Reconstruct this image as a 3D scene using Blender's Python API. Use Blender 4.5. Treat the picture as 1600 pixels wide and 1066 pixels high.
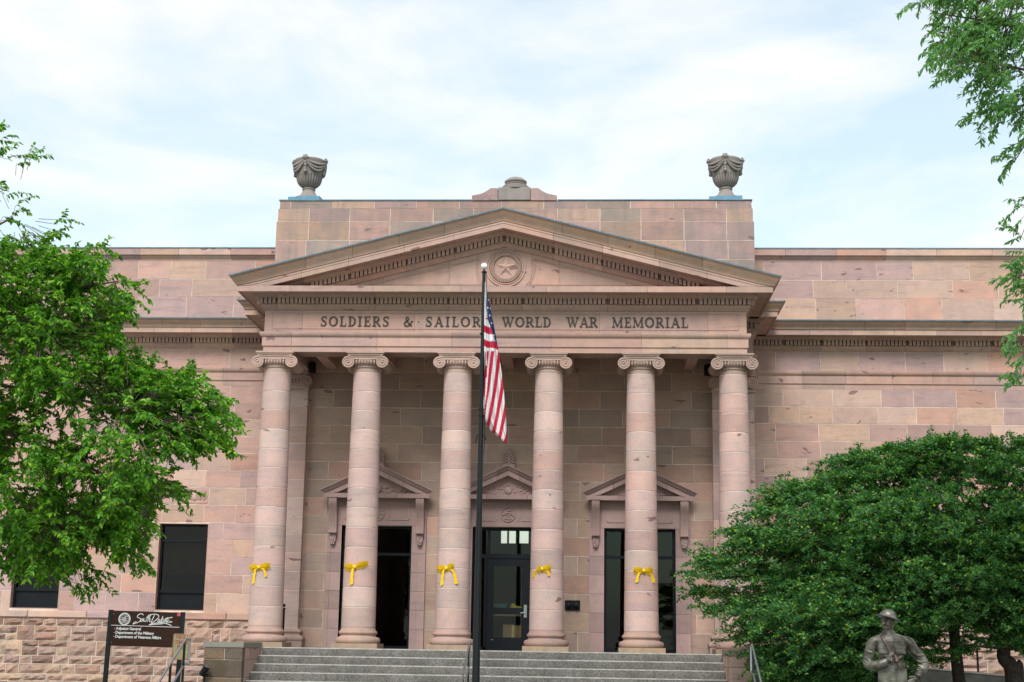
import bpy, bmesh, math, random
import numpy as np
from mathutils import Vector, Matrix
R = math.radians
for o in list(bpy.data.objects): bpy.data.objects.remove(o)
sc = bpy.context.scene
COL = sc.collection

# ------------------------------------------------------------------ camera
CAM = np.array([2.0339, -32.4118, 0.0895]); YAW, PIT, ROL, FPX = -0.0571, 0.2050, 0.0161, 2296.8
_c, _s = math.cos(YAW), math.sin(YAW)
_U = np.array([_c, -_s, 0]); _V = np.array([_s, _c, 0]); _Z = np.array([0, 0, 1.0])
FW = math.cos(PIT) * _V + math.sin(PIT) * _Z
UP0 = -math.sin(PIT) * _V + math.cos(PIT) * _Z
RT = math.cos(ROL) * _U + math.sin(ROL) * UP0
UP = -math.sin(ROL) * _U + math.cos(ROL) * UP0
cd = bpy.data.cameras.new('camera'); cam = bpy.data.objects.new('camera', cd); COL.objects.link(cam)
cd.sensor_width = 36; cd.lens = FPX / 1600 * 36; cd.clip_end = 3000; cd.clip_start = 0.1
M4 = Matrix.Identity(4)
for i in range(3):
    M4[i][0], M4[i][1], M4[i][2], M4[i][3] = RT[i], UP[i], -FW[i], CAM[i]
cam.matrix_world = M4
sc.camera = cam
def ray(px, py):
    return FW + RT * ((px - 800) / FPX) - UP * ((py - 533) / FPX)
def at(px, py, Y):
    d = ray(px, py); return Vector(CAM + d * ((Y - CAM[1]) / d[1]))
def proj(P):
    d = np.asarray(P) - CAM; w = d @ FW
    return 800 + FPX * (d @ RT) / w, 533 - FPX * (d @ UP) / w

# ------------------------------------------------------------------ world, sun, exposure
SUN_EL, SUN_AZ = 47, 188          # azimuth clockwise from +Y (the direction the building lies in)
wd = bpy.data.worlds.new('World'); sc.world = wd; wd.use_nodes = True
nt = wd.node_tree; nt.nodes.clear()
def N(nt, t, **k):
    n = nt.nodes.new(t)
    for a, v in k.items(): setattr(n, a, v)
    return n
out = N(nt, 'ShaderNodeOutputWorld'); bg = N(nt, 'ShaderNodeBackground'); bg.inputs[1].default_value = 0.1
sky = N(nt, 'ShaderNodeTexSky', sky_type='NISHITA', sun_disc=False)
sky.sun_elevation = R(SUN_EL); sky.sun_rotation = R(SUN_AZ); sky.air_density = 1.0; sky.dust_density = 1.5; sky.ozone_density = 1.0
tc = N(nt, 'ShaderNodeTexCoord'); mp = N(nt, 'ShaderNodeMapping'); mp.inputs['Scale'].default_value = (1.0, 1.0, 2.6); mp.inputs['Location'].default_value = (0.35, 0.0, 0.15)
mp.inputs['Rotation'].default_value = (0, R(14), 0)
nz = N(nt, 'ShaderNodeTexNoise'); nz.inputs['Scale'].default_value = 3.4; nz.inputs['Detail'].default_value = 6; nz.inputs['Roughness'].default_value = 0.55; nz.inputs['Distortion'].default_value = 0.25
rp = N(nt, 'ShaderNodeValToRGB'); rp.color_ramp.elements[0].position = 0.38; rp.color_ramp.elements[0].color = (.5, .5, .5, 1); rp.color_ramp.elements[1].position = 0.58
mx = N(nt, 'ShaderNodeMixRGB'); mx.inputs[2].default_value = (5.9, 5.92, 5.88, 1)
L = nt.links.new
L(tc.outputs['Generated'], mp.inputs[0]); L(mp.outputs[0], nz.inputs[0]); L(nz.outputs[0], rp.inputs[0])
L(rp.outputs[0], mx.inputs[0]); tn = N(nt, 'ShaderNodeMixRGB', blend_type='MULTIPLY'); tn.inputs[0].default_value = 1; tn.inputs[2].default_value = (1.1, 1.52, 1.36, 1); L(sky.outputs[0], tn.inputs[1]); L(tn.outputs[0], mx.inputs[1]); L(mx.outputs[0], bg.inputs[0]); L(bg.outputs[0], out.inputs[0])
sl = bpy.data.lights.new('sun', 'SUN'); sl.energy = 2.0; sl.angle = R(24); sl.color = (1, .955, .90)
so = bpy.data.objects.new('sun', sl); COL.objects.link(so)
sd = Vector((math.sin(R(SUN_AZ)) * math.cos(R(SUN_EL)), math.cos(R(SUN_AZ)) * math.cos(R(SUN_EL)), math.sin(R(SUN_EL))))
so.rotation_euler = sd.to_track_quat('Z', 'Y').to_euler(); so.location = (0, -20, 30)
sc.view_settings.view_transform = 'Standard'; sc.view_settings.look = 'None'; sc.view_settings.gamma = 1; sc.view_settings.exposure = 0.84
sc.render.engine = 'CYCLES'; sc.render.resolution_x = 1024; sc.render.resolution_y = 682

# ------------------------------------------------------------------ materials
def newmat(name):
    m = bpy.data.materials.new(name); m.use_nodes = True; t = m.node_tree; t.nodes.clear()
    o = N(t, 'ShaderNodeOutputMaterial'); b = N(t, 'ShaderNodeBsdfPrincipled'); t.links.new(b.outputs[0], o.inputs[0])
    return m, t, b, o
def plain(name, col, rough=.5, metal=0, noise=0, nscale=20, bump=0, spec=.5):
    m, t, b, o = newmat(name)
    b.inputs['Base Color'].default_value = (*col, 1); b.inputs['Roughness'].default_value = rough; b.inputs['Metallic'].default_value = metal; b.inputs['Specular IOR Level'].default_value = spec
    if noise or bump:
        c = N(t, 'ShaderNodeTexCoord'); n = N(t, 'ShaderNodeTexNoise'); n.inputs['Scale'].default_value = nscale; n.inputs['Detail'].default_value = 5
        t.links.new(c.outputs['Object'], n.inputs[0])
        if noise:
            x = N(t, 'ShaderNodeMixRGB'); x.inputs[1].default_value = (*[v * (1 - noise) for v in col], 1); x.inputs[2].default_value = (*[min(1, v * (1 + noise)) for v in col], 1)
            r = N(t, 'ShaderNodeValToRGB'); r.color_ramp.elements[0].position = .35; r.color_ramp.elements[1].position = .65
            t.links.new(n.outputs[0], r.inputs[0]); t.links.new(r.outputs[0], x.inputs[0]); t.links.new(x.outputs[0], b.inputs['Base Color'])
        if bump:
            p = N(t, 'ShaderNodeBump'); p.inputs['Strength'].default_value = bump; p.inputs['Distance'].default_value = .01
            t.links.new(n.outputs[0], p.inputs['Height']); t.links.new(p.outputs[0], b.inputs['Normal'])
    return m
def ramp(t, stops, interp='LINEAR'):
    r = N(t, 'ShaderNodeValToRGB'); cr = r.color_ramp; cr.interpolation = interp
    while len(cr.elements) < len(stops): cr.elements.new(.5)
    for e, (p, c) in zip(cr.elements, stops):
        e.position = p; e.color = (*c, 1) if len(c) == 3 else c
    return r
SAT = 1.22
def stone(name, cols, band=.45, blotch=.0, grey=.0, rough=.85, bump=.25, bscale=3.0, fine=.1):
    """bedded sandstone: one tone per block, wavy horizontal bedding, a few dark iron spots, grey weathering"""
    m, t, b, o = newmat(name); lk = t.links.new
    b.inputs['Roughness'].default_value = rough; b.inputs['Specular IOR Level'].default_value = .25
    oi = N(t, 'ShaderNodeObjectInfo'); tcn = N(t, 'ShaderNodeTexCoord')
    cols = [tuple(max(.01, sum(c) / 3 + (v - sum(c) / 3) * SAT) for v in c) for c in cols]
    k = len(cols); tone = ramp(t, [(i / k, c) for i, c in enumerate(cols)], 'CONSTANT'); lk(oi.outputs['Random'], tone.inputs[0])
    wn = N(t, 'ShaderNodeTexWhiteNoise', noise_dimensions='1D'); ml = N(t, 'ShaderNodeMath', operation='MULTIPLY'); ml.inputs[1].default_value = 913.7
    lk(oi.outputs['Random'], ml.inputs[0]); lk(ml.outputs[0], wn.inputs['W'])
    off = N(t, 'ShaderNodeVectorMath', operation='SCALE'); off.inputs['Scale'].default_value = 30; lk(wn.outputs['Color'], off.inputs[0])
    add = N(t, 'ShaderNodeVectorMath', operation='ADD'); lk(tcn.outputs['Object'], add.inputs[0]); lk(off.outputs[0], add.inputs[1])
    mp1 = N(t, 'ShaderNodeMapping'); mp1.inputs['Scale'].default_value = (.7, .7, 5.5); mp1.inputs['Rotation'].default_value = (0, R(4), 0); lk(add.outputs[0], mp1.inputs[0])
    n1 = N(t, 'ShaderNodeTexNoise'); n1.inputs['Scale'].default_value = 1.3; n1.inputs['Detail'].default_value = 8; n1.inputs['Roughness'].default_value = .68; n1.inputs['Distortion'].default_value = .9; lk(mp1.outputs[0], n1.inputs[0])
    r1 = ramp(t, [(.28, (.66, .60, .61)), (.40, (.9, .88, .89)), (.47, (1.0, 1.0, 1.0)), (.56, (1.03, 1.0, .96)), (.70, (1.18, .95, .82))]); lk(n1.outputs[0], r1.inputs[0])
    x1 = N(t, 'ShaderNodeMixRGB', blend_type='MULTIPLY'); x1.inputs[0].default_value = band; lk(tone.outputs[0], x1.inputs[1]); lk(r1.outputs[0], x1.inputs[2])
    # second, broad warm/cool drift
    n2 = N(t, 'ShaderNodeTexNoise'); n2.inputs['Scale'].default_value = bscale; n2.inputs['Detail'].default_value = 3; lk(add.outputs[0], n2.inputs[0])
    r2 = ramp(t, [(.35, (.9, .9, .92)), (.65, (1.08, 1.03, 1.0))]); lk(n2.outputs[0], r2.inputs[0])
    x2 = N(t, 'ShaderNodeMixRGB', blend_type='MULTIPLY'); x2.inputs[0].default_value = .8; lk(x1.outputs[0], x2.inputs[1]); lk(r2.outputs[0], x2.inputs[2])
    # per block value
    r3 = N(t, 'ShaderNodeMapRange'); r3.inputs[3].default_value = .84; r3.inputs[4].default_value = 1.1; lk(wn.outputs['Value'], r3.inputs[0])
    x3 = N(t, 'ShaderNodeVectorMath', operation='SCALE'); lk(x2.outputs[0], x3.inputs[0]); lk(r3.outputs[0], x3.inputs['Scale'])
    last = x3.outputs[0]
    if blotch:
        mpb = N(t, 'ShaderNodeMapping'); mpb.inputs['Scale'].default_value = (2.2, 2.2, 5.0); lk(add.outputs[0], mpb.inputs[0])
        nb = N(t, 'ShaderNodeTexNoise'); nb.inputs['Scale'].default_value = 1.0; nb.inputs['Detail'].default_value = 2; nb.inputs['Distortion'].default_value = .4; lk(mpb.outputs[0], nb.inputs[0])
        rb = ramp(t, [(.735 - blotch, (0, 0, 0)), (.75 - blotch, (1, 1, 1))]); lk(nb.outputs[0], rb.inputs[0])
        xb = N(t, 'ShaderNodeMixRGB'); xb.inputs[2].default_value = (.15, .085, .085, 1)
        mm = N(t, 'ShaderNodeMath', operation='MULTIPLY'); mm.inputs[1].default_value = .75; lk(rb.outputs[0], mm.inputs[0]); lk(mm.outputs[0], xb.inputs[0])
        lk(last, xb.inputs[1]); last = xb.outputs[0]
    if grey:
        ng = N(t, 'ShaderNodeTexNoise'); ng.inputs['Scale'].default_value = 1.7; ng.inputs['Detail'].default_value = 7; ng.inputs['Roughness'].default_value = .65; lk(tcn.outputs['Object'], ng.inputs[0])
        rg = ramp(t, [(.45, (0, 0, 0)), (.7, (grey, grey, grey))])
        mps = N(t, 'ShaderNodeMapping'); mps.inputs['Scale'].default_value = (5.5, 5.5, .45); lk(tcn.outputs['Object'], mps.inputs[0])
        ns = N(t, 'ShaderNodeTexNoise'); ns.inputs['Scale'].default_value = 1.2; ns.inputs['Detail'].default_value = 4; lk(mps.outputs[0], ns.inputs[0])
        av = N(t, 'ShaderNodeMixRGB'); av.inputs[0].default_value = .45; lk(ng.outputs[0], av.inputs[1]); lk(ns.outputs[0], av.inputs[2]); lk(av.outputs[0], rg.inputs[0])
        xg = N(t, 'ShaderNodeMixRGB'); xg.inputs[2].default_value = (.205, .185, .172, 1); lk(rg.outputs[0], xg.inputs[0]); lk(last, xg.inputs[1]); last = xg.outputs[0]
    nf = N(t, 'ShaderNodeTexNoise'); nf.inputs['Scale'].default_value = 45; nf.inputs['Detail'].default_value = 6; lk(add.outputs[0], nf.inputs[0])
    rf = ramp(t, [(.3, (1 - fine,) * 3), (.7, (1 + fine,) * 3)]); lk(nf.outputs[0], rf.inputs[0])
    xf = N(t, 'ShaderNodeMixRGB', blend_type='MULTIPLY'); xf.inputs[0].default_value = 1; lk(last, xf.inputs[1]); lk(rf.outputs[0], xf.inputs[2])
    lk(xf.outputs[0], b.inputs['Base Color'])
    bp = N(t, 'ShaderNodeBump'); bp.inputs['Strength'].default_value = bump; bp.inputs['Distance'].default_value = .01; lk(nf.outputs[0], bp.inputs['Height']); lk(bp.outputs[0], b.inputs['Normal'])
    return m
PINK, MAUVE, TAN, SALM, CREAM, GREY, DUSK = (.445, .318, .29), (.405, .307, .302), (.455, .34, .285), (.455, .305, .262), (.475, .365, .322), (.37, .31, .287), (.39, .285, .265)
M = {}
M['wall'] = stone('pink sandstone ashlar', [PINK, CREAM, MAUVE, TAN, CREAM, SALM, PINK, MAUVE, CREAM, DUSK, TAN], .8, .04, .18)
M['attic'] = stone('weathered sandstone ashlar', [tuple(v * .86 for v in c) for c in (PINK, GREY, MAUVE, TAN, MAUVE, PINK, DUSK)], .8, .04, .8)
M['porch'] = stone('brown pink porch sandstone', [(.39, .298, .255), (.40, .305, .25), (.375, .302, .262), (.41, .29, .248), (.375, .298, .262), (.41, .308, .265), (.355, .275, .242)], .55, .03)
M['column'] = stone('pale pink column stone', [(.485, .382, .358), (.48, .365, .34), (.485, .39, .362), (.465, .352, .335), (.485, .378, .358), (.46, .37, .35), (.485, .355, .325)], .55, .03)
M['trim'] = stone('dressed trim sandstone', [(.43, .318, .282), (.41, .31, .275), (.43, .328, .278), (.41, .303, .28), (.44, .31, .272)], .7, .03, .3)
M['raking'] = stone('weathered brown cornice stone', [(.37, .275, .228), (.355, .27, .222), (.38, .275, .218)], .6, .04, .5)
M['door_trim'] = stone('mauve door surround stone', [(.36, .27, .26), (.355, .272, .26)], .35, 0, .12)
M['rubble'] = stone('rock faced pink brown stone', [(.40, .29, .24), (.35, .255, .215), (.42, .32, .25), (.31, .21, .175), (.38, .285, .24), (.24, .165, .135), (.36, .27, .24)], .9, .05, .6, bump=.9, bscale=7, fine=.25)
M['dark_stone'] = stone('soot dark stone', [(.085, .07, .052), (.20, .155, .115), (.12, .10, .08), (.16, .125, .09)], .7, 0, .3, bump=.6, bscale=6, fine=.25)
M['cap_stone'] = stone('grey green cap stone', [(.22, .22, .2), (.25, .22, .19)], .4, 0, .3)
M['urn'] = stone('grey pink urn stone', [(.25, .23, .22)], .2, 0, .9)
M['mortar'] = plain('pale mortar', (.60, .50, .42), .95, 0, .25, 4)
M['nosing'] = plain('pale nosing strip', (.42, .41, .385), .8, 0, .2, 9)
M['rubblemortar'] = plain('grey buff mortar', (.50, .42, .34), .95, 0, .3, 5)
M['flash'] = plain('blue grey metal flashing', (.11, .16, .20), .45, .3, .2, 6)
M['blue'] = plain('blue painted metal', (.075, .24, .36), .5, .0, .1, 8)
M['black'] = plain('black frame metal', (.006, .008, .012), .45, 0, .2, 15, spec=.2)
M['iron'] = plain('matt black iron', (.007, .007, .008), .55, spec=.25)
M['pole'] = plain('dark green black pole paint', (.007, .010, .012), .35, spec=.3)
M['steel'] = plain('brushed steel tube', (.42, .44, .48), .32, .9, .1, 30)
M['green_post'] = plain('dark green post paint', (.012, .02, .02), .5, spec=.3)
M['brown'] = plain('dark brown sign enamel', (.036, .014, .008), .55, spec=.25)
M['white'] = plain('white paint', (.8, .8, .78), .5)
M['yellow'] = plain('yellow ribbon satin', (.86, .55, .006), .5, 0, .12, 25)
M['cream'] = plain('faded cream sign enamel', (.52, .44, .26), .5, 0, .12, 6)
M['red'] = plain('red brown print', (.42, .07, .03), .6)
M['pinksticker'] = plain('pink red sticker', (.6, .09, .14), .5)
M['letter'] = plain('dark bronze lettering', (.022, .020, .018), .6)
M['bronze'] = None
M['silver'] = plain('satin silver', (.35, .35, .36), .3, .9)
M['bark'] = plain('grey brown bark', (.10, .075, .055), .9, 0, .45, 14, .8)
M['darkbark'] = plain('dark brown bark', (.045, .033, .026), .9, 0, .45, 14, .8)
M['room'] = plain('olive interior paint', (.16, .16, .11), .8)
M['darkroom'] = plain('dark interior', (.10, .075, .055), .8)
M['concrete'] = plain('grey concrete', (.24, .23, .21), .9, 0, .2, 3, .2)
M['shadeconcrete'] = plain('shade darkened concrete', (.07, .068, .06), .9, 0, .3, 3, .2)  # concrete darkened in its colour for the shade under the tree
M['roof'] = plain('dark membrane roofing', (.08, .085, .09), .8)
M['bluebox'] = plain('blue plastic', (.03, .16, .26), .5)
M['yellowbox'] = plain('yellow plastic', (.5, .4, .06), .5)
M['card'] = plain('brown cardboard', (.3, .2, .12), .9)

def granite():
    m, t, b, o = newmat('speckled grey granite'); lk = t.links.new
    b.inputs['Roughness'].default_value = .7
    c = N(t, 'ShaderNodeTexCoord'); v = N(t, 'ShaderNodeTexVoronoi'); v.inputs['Scale'].default_value = 75; lk(c.outputs['Object'], v.inputs[0])
    sp = N(t, 'ShaderNodeSeparateColor'); lk(v.outputs['Color'], sp.inputs[0])
    r = ramp(t, [(0, (.045, .044, .042)), (.3, (.095, .094, .088)), (.6, (.135, .132, .125)), (1, (.22, .213, .2))]); lk(sp.outputs[0], r.inputs[0])
    n = N(t, 'ShaderNodeTexNoise'); n.inputs['Scale'].default_value = 2.2; n.inputs['Detail'].default_value = 5; lk(c.outputs['Object'], n.inputs[0])
    r2 = ramp(t, [(.35, (.74, .71, .66)), (.65, (1.12, 1.08, 1.06))]); lk(n.outputs[0], r2.inputs[0])
    x = N(t, 'ShaderNodeMixRGB', blend_type='MULTIPLY'); x.inputs[0].default_value = 1; lk(r.outputs[0], x.inputs[1]); lk(r2.outputs[0], x.inputs[2]); lk(x.outputs[0], b.inputs['Base Color'])
    return m
M['granite'] = granite()
def bronze():
    m, t, b, o = newmat('grey green patinated bronze'); lk = t.links.new
    b.inputs['Roughness'].default_value = .42; b.inputs['Metallic'].default_value = .35
    c = N(t, 'ShaderNodeTexCoord'); n = N(t, 'ShaderNodeTexNoise'); n.inputs['Scale'].default_value = 6; n.inputs['Detail'].default_value = 6; lk(c.outputs['Object'], n.inputs[0])
    r = ramp(t, [(.40, (.032, .027, .02)), (.5, (.088, .086, .068)), (.64, (.165, .168, .138))]); lk(n.outputs[0], r.inputs[0]); lk(r.outputs[0], b.inputs['Base Color'])
    return m
M['bronze'] = bronze()
M['bronze_dark'] = plain('brown red bronze leather', (.06, .035, .03), .5, .2, .25, 12)
def glass(name, tint, fac):
    m, t, b, o = newmat(name); lk = t.links.new; t.nodes.remove(b)
    tr = N(t, 'ShaderNodeBsdfTransparent'); tr.inputs[0].default_value = (*tint, 1)
    gl = N(t, 'ShaderNodeBsdfGlossy'); gl.inputs['Roughness'].default_value = .02; gl.inputs[0].default_value = (.8, .85, .85, 1)
    fr = N(t, 'ShaderNodeFresnel'); fr.inputs[0].default_value = fac
    x = N(t, 'ShaderNodeMixShader'); lk(fr.outputs[0], x.inputs[0]); lk(tr.outputs[0], x.inputs[1]); lk(gl.outputs[0], x.inputs[2]); lk(x.outputs[0], o.inputs[0])
    return m
M['glass'] = glass('tinted window glass', (.4, .4, .36), 1.36)
M['clear'] = glass('clear door glass', (.8, .82, .76), 1.3)
def leafmat(name, stops, trans=.35, rough=.45):
    m, t, b, o = newmat(name); lk = t.links.new
    g = N(t, 'ShaderNodeNewGeometry'); r = ramp(t, stops); lk(g.outputs['Random Per Island'], r.inputs[0])
    lk(r.outputs[0], b.inputs['Base Color']); b.inputs['Roughness'].default_value = rough; b.inputs['Specular IOR Level'].default_value = .3
    tl = N(t, 'ShaderNodeBsdfTranslucent'); x2 = N(t, 'ShaderNodeMixRGB', blend_type='MULTIPLY'); x2.inputs[0].default_value = 1; x2.inputs[2].default_value = (1.5, 1.5, .5, 1)
    lk(r.outputs[0], x2.inputs[1]); lk(x2.outputs[0], tl.inputs[0])
    x = N(t, 'ShaderNodeMixShader'); x.inputs[0].default_value = trans; lk(b.outputs[0], x.inputs[1]); lk(tl.outputs[0], x.inputs[2]); lk(x.outputs[0], o.inputs[0])
    return m
M['leaf_l'] = leafmat('bright green ash leaves', [(0, (.03, .12, .014)), (.45, (.08, .25, .02)), (.85, (.16, .38, .03)), (1, (.34, .52, .05))], .4)
M['leaf_s'] = leafmat('small dark green leaves', [(0, (.02, .085, .03)), (.5, (.048, .17, .052)), (.82, (.11, .29, .08)), (.94, (.20, .36, .05)), (1, (.34, .44, .05))], .32, .45)
M['leaf_t'] = leafmat('haze paled willow leaves', [(0, (.07, .19, .085)), (.6, (.12, .29, .12)), (1, (.2, .4, .14))], .5)  # leaf colours paled and blued to imitate backlit haze

# ------------------------------------------------------------------ mesh helpers
class MB:
    def __init__(s): s.v = []; s.f = []
    def add(s, vs, fs):
        k = len(s.v); s.v += [tuple(v) for v in vs]; s.f += [tuple(i + k for i in f) for f in fs]; return s
    def box(s, x0, x1, y0, y1, z0, z1):
        v = [(x, y, z) for z in (z0, z1) for y in (y0, y1) for x in (x0, x1)]
        return s.add(v, [(0, 2, 3, 1), (4, 5, 7, 6), (0, 1, 5, 4), (2, 6, 7, 3), (0, 4, 6, 2), (1, 3, 7, 5)])
    def block(s, x0, x1, y, z0, z1, d=.12, c=.003):
        """wall block, front face at y looking to -Y, chamfered arrises"""
        v = [(x0 + c, y, z0 + c), (x1 - c, y, z0 + c), (x1 - c, y, z1 - c), (x0 + c, y, z1 - c),
             (x0, y + c, z0), (x1, y + c, z0), (x1, y + c, z1), (x0, y + c, z1),
             (x0, y + d, z0), (x1, y + d, z0), (x1, y + d, z1), (x0, y + d, z1)]
        f = [(0, 1, 2, 3)]
        for i in range(4):
            j = (i + 1) % 4; f += [(4 + i, 4 + j, j, i), (8 + i, 8 + j, 4 + j, 4 + i)]
        f.append((11, 10, 9, 8))
        return s.add(v, f)
    def lathe(s, prof, cx=0, cy=0, n=32, rad=None, cap=True):
        """prof [(r, z)] bottom to top; rad(theta, z, r) may modulate"""
        v = []
        for r, z in prof:
            for i in range(n):
                a = 2 * math.pi * i / n; q = rad(a, z, r) if rad else r
                v.append((cx + q * math.cos(a), cy + q * math.sin(a), z))
        f = [(k * n + i, k * n + (i + 1) % n, (k + 1) * n + (i + 1) % n, (k + 1) * n + i) for k in range(len(prof) - 1) for i in range(n)]
        if cap: f += [tuple(reversed(range(n))), tuple(range((len(prof) - 1) * n, len(prof) * n))]
        return s.add(v, f)
    def tube(s, pts, rads, n=8, cap=True):
        pts = [Vector(p) for p in pts]
        if not hasattr(rads, '__len__'): rads = [rads] * len(pts)
        v = []; prev = None
        for i, p in enumerate(pts):
            t = (pts[min(i + 1, len(pts) - 1)] - pts[max(i - 1, 0)]).normalized()
            if prev is None:
                a = Vector((0, 0, 1)) if abs(t.z) < .9 else Vector((1, 0, 0)); u = t.cross(a).normalized()
            else: u = (prev - t * prev.dot(t)).normalized()
            prev = u; w = t.cross(u)
            for k in range(n):
                q = 2 * math.pi * k / n; v.append(p + (u * math.cos(q) + w * math.sin(q)) * rads[i])
        m = len(pts)
        f = [(k * n + i, k * n + (i + 1) % n, (k + 1) * n + (i + 1) % n, (k + 1) * n + i) for k in range(m - 1) for i in range(n)]
        if cap: f += [tuple(reversed(range(n))), tuple(range((m - 1) * n, m * n))]
        return s.add(v, f)
    def ball(s, c, r, n=10, m=7):
        rx, ry, rz = r if hasattr(r, '__len__') else (r, r, r)
        v = [(c[0], c[1], c[2] - rz)]
        for j in range(1, m):
            b = -math.pi / 2 + math.pi * j / m
            for i in range(n):
                a = 2 * math.pi * i / n; v.append((c[0] + rx * math.cos(b) * math.cos(a), c[1] + ry * math.cos(b) * math.sin(a), c[2] + rz * math.sin(b)))
        v.append((c[0], c[1], c[2] + rz)); f = []
        for i in range(n): f.append((0, 1 + (i + 1) % n, 1 + i))
        for j in range(m - 2):
            for i in range(n): a = 1 + j * n; f.append((a + i, a + (i + 1) % n, a + n + (i + 1) % n, a + n + i))
        a = 1 + (m - 2) * n
        for i in range(n): f.append((a + i, a + (i + 1) % n, len(v) - 1))
        return s.add(v, f)
    def ext(s, poly, y0, y1):
        """polygon [(x, z)] extruded from y0 (front) to y1"""
        n = len(poly); ar = sum(poly[i][0] * poly[(i + 1) % n][1] - poly[(i + 1) % n][0] * poly[i][1] for i in range(n))
        if ar < 0: poly = poly[::-1]
        v = [(x, y0, z) for x, z in poly] + [(x, y1, z) for x, z in poly]
        f = [tuple(range(n)), tuple(reversed(range(n, 2 * n)))] + [(i, n + i, n + (i + 1) % n, (i + 1) % n) for i in range(n)]
        return s.add(v, f)
    def piece(s, prof, start, d, nrm, s0, s1, m0=0, m1=0, zf=None, sub=1):
        """moulding: closed profile [(out, z)] swept from s0 to s1 along d; m = mitre factor; zf(x) shears z"""
        n = len(prof); v = []
        for k in range(sub + 1):
            t = k / sub; m = m0 * (1 - t) + m1 * t; q = s0 + (s1 - s0) * t
            for o, z in prof:
                l = q + m * o
                x = start[0] + d[0] * l + nrm[0] * o; y = start[1] + d[1] * l + nrm[1] * o
                v.append((x, y, zf(x, z) if zf else z))
        f = []
        for k in range(sub):
            for i in range(n): j = (i + 1) % n; f.append((k * n + i, k * n + j, (k + 1) * n + j, (k + 1) * n + i))
        f += [tuple(reversed(range(n))), tuple(range(sub * n, sub * n + n))]
        return s.add(v, f)
    def mesh(s, name, smooth=None):
        me = bpy.data.meshes.new(name); me.from_pydata(s.v, [], s.f); me.validate(clean_customdata=False)
        bm = bmesh.new(); bm.from_mesh(me); bmesh.ops.recalc_face_normals(bm, faces=bm.faces); bm.to_mesh(me); bm.free()
        if smooth:
            for p in me.polygons: p.use_smooth = True
            me.set_sharp_from_angle(angle=R(smooth))
        return me
    def build(s, name, mat, parent=None, smooth=None):
        me = s.mesh(name, smooth); me.materials.append(M[mat] if isinstance(mat, str) else mat)
        o = bpy.data.objects.new(name, me); COL.objects.link(o); o.parent = parent
        return o
def tag(o, label=None, cat=None, group=None, kind=None):
    if label: o['label'] = label
    if cat: o['category'] = cat
    if group: o['group'] = group
    if kind: o['kind'] = kind
    return o
def empty(name, loc=(0, 0, 0), parent=None):
    o = bpy.data.objects.new(name, None); COL.objects.link(o); o.location = loc; o.parent = parent; o.empty_display_size = .2
    return o
def copy_tree(o, parent=None):
    c = o.copy(); COL.objects.link(c); c.parent = parent
    for ch in list(o.children): copy_tree(ch, c)
    return c
def smoothpath(pts, k=6):
    """Catmull-Rom through points"""
    P = [Vector(p) for p in pts]; o = []
    for i in range(len(P) - 1):
        a, b, c, d = P[max(i - 1, 0)], P[i], P[i + 1], P[min(i + 2, len(P) - 1)]
        for j in range(k):
            t = j / k; o.append(.5 * ((2 * b) + (c - a) * t + (2 * a - 5 * b + 4 * c - d) * t * t + (3 * b - a - 3 * c + d) * t ** 3))
    o.append(P[-1]); return o

# ------------------------------------------------------------------ the ground
def struct(name, mb, mat): return tag(mb.build(name, mat), kind='structure')
GZ, TZ = -1.55, -1.17
struct('ground', MB().add([(-1500, -1500, GZ - .05), (1500, -1500, GZ - .05), (1500, 1500, GZ - .05), (-1500, 1500, GZ - .05)], [(0, 1, 2, 3)]), plain('mown grass ground', (.07, .11, .03), .95, 0, .3, .6))
struct('pavement', MB().box(-30, 30, -40, -8.6, GZ - .3, GZ), 'concrete')
struct('terrace', MB().box(-18, 18, -8.6, 16, GZ - .3, TZ), 'concrete')

# ------------------------------------------------------------------ the memorial building
bld = empty('memorial_building')
tag(bld, 'pink sandstone memorial building with six ionic columns and a pediment', 'building')
PY, WY, MY, AY = 2.28, 4.10, 2.08, 2.90      # planes: porch wall, wing wall, anta face, attic
S = 2.05
rnd = random.Random(4)
JT = .014
def hidden(x, y, z):
    u, v = proj((x, y, z))
    if u < -15 or u > 1615 or v < -15 or v > 1075: return True
    if u > 1225 and v > 790 and not (u > 1450 and v > 950): return True
    if u < 130 and 470 < v < 830: return True
    return False
mass = MB()
def ashlar(parent, zs, x0, x1, Y, mat, joints, holes=(), name='ashlar_block', d=.12):
    for k in range(len(zs) - 1):
        zt, zb = zs[k], zs[k + 1]
        xs = [x0] + [x for x in joints(k) if x0 + .12 < x < x1 - .12] + [x1]
        for a, b in zip(xs[:-1], xs[1:]):
            rects = [(a, b, zb, zt)]
            for h in holes:
                nr = []
                for (p, q, r, t) in rects:
                    if q <= h[0] or p >= h[1] or t <= h[2] or r >= h[3]: nr.append((p, q, r, t)); continue
                    if p < h[0]: nr.append((p, h[0], r, t))
                    if q > h[1]: nr.append((h[1], q, r, t))
                    p2, q2 = max(p, h[0]), min(q, h[1])
                    if t > h[3]: nr.append((p2, q2, h[3], t))
                    if r < h[2]: nr.append((p2, q2, r, h[2]))
                rects = nr
            for (p, q, r, t) in rects:
                if q - p < .05 or t - r < .05: continue
                g = JT / 2; j = rnd.uniform(-.002, .002)
                if hidden((p + q) / 2, Y, (r + t) / 2): mass.block(p + g, q - g, Y + j, r + g, t - g, d)
                else: MB().block(p + g, q - g, Y + j, r + g, t - g, d).build(name, mat, parent)
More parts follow.
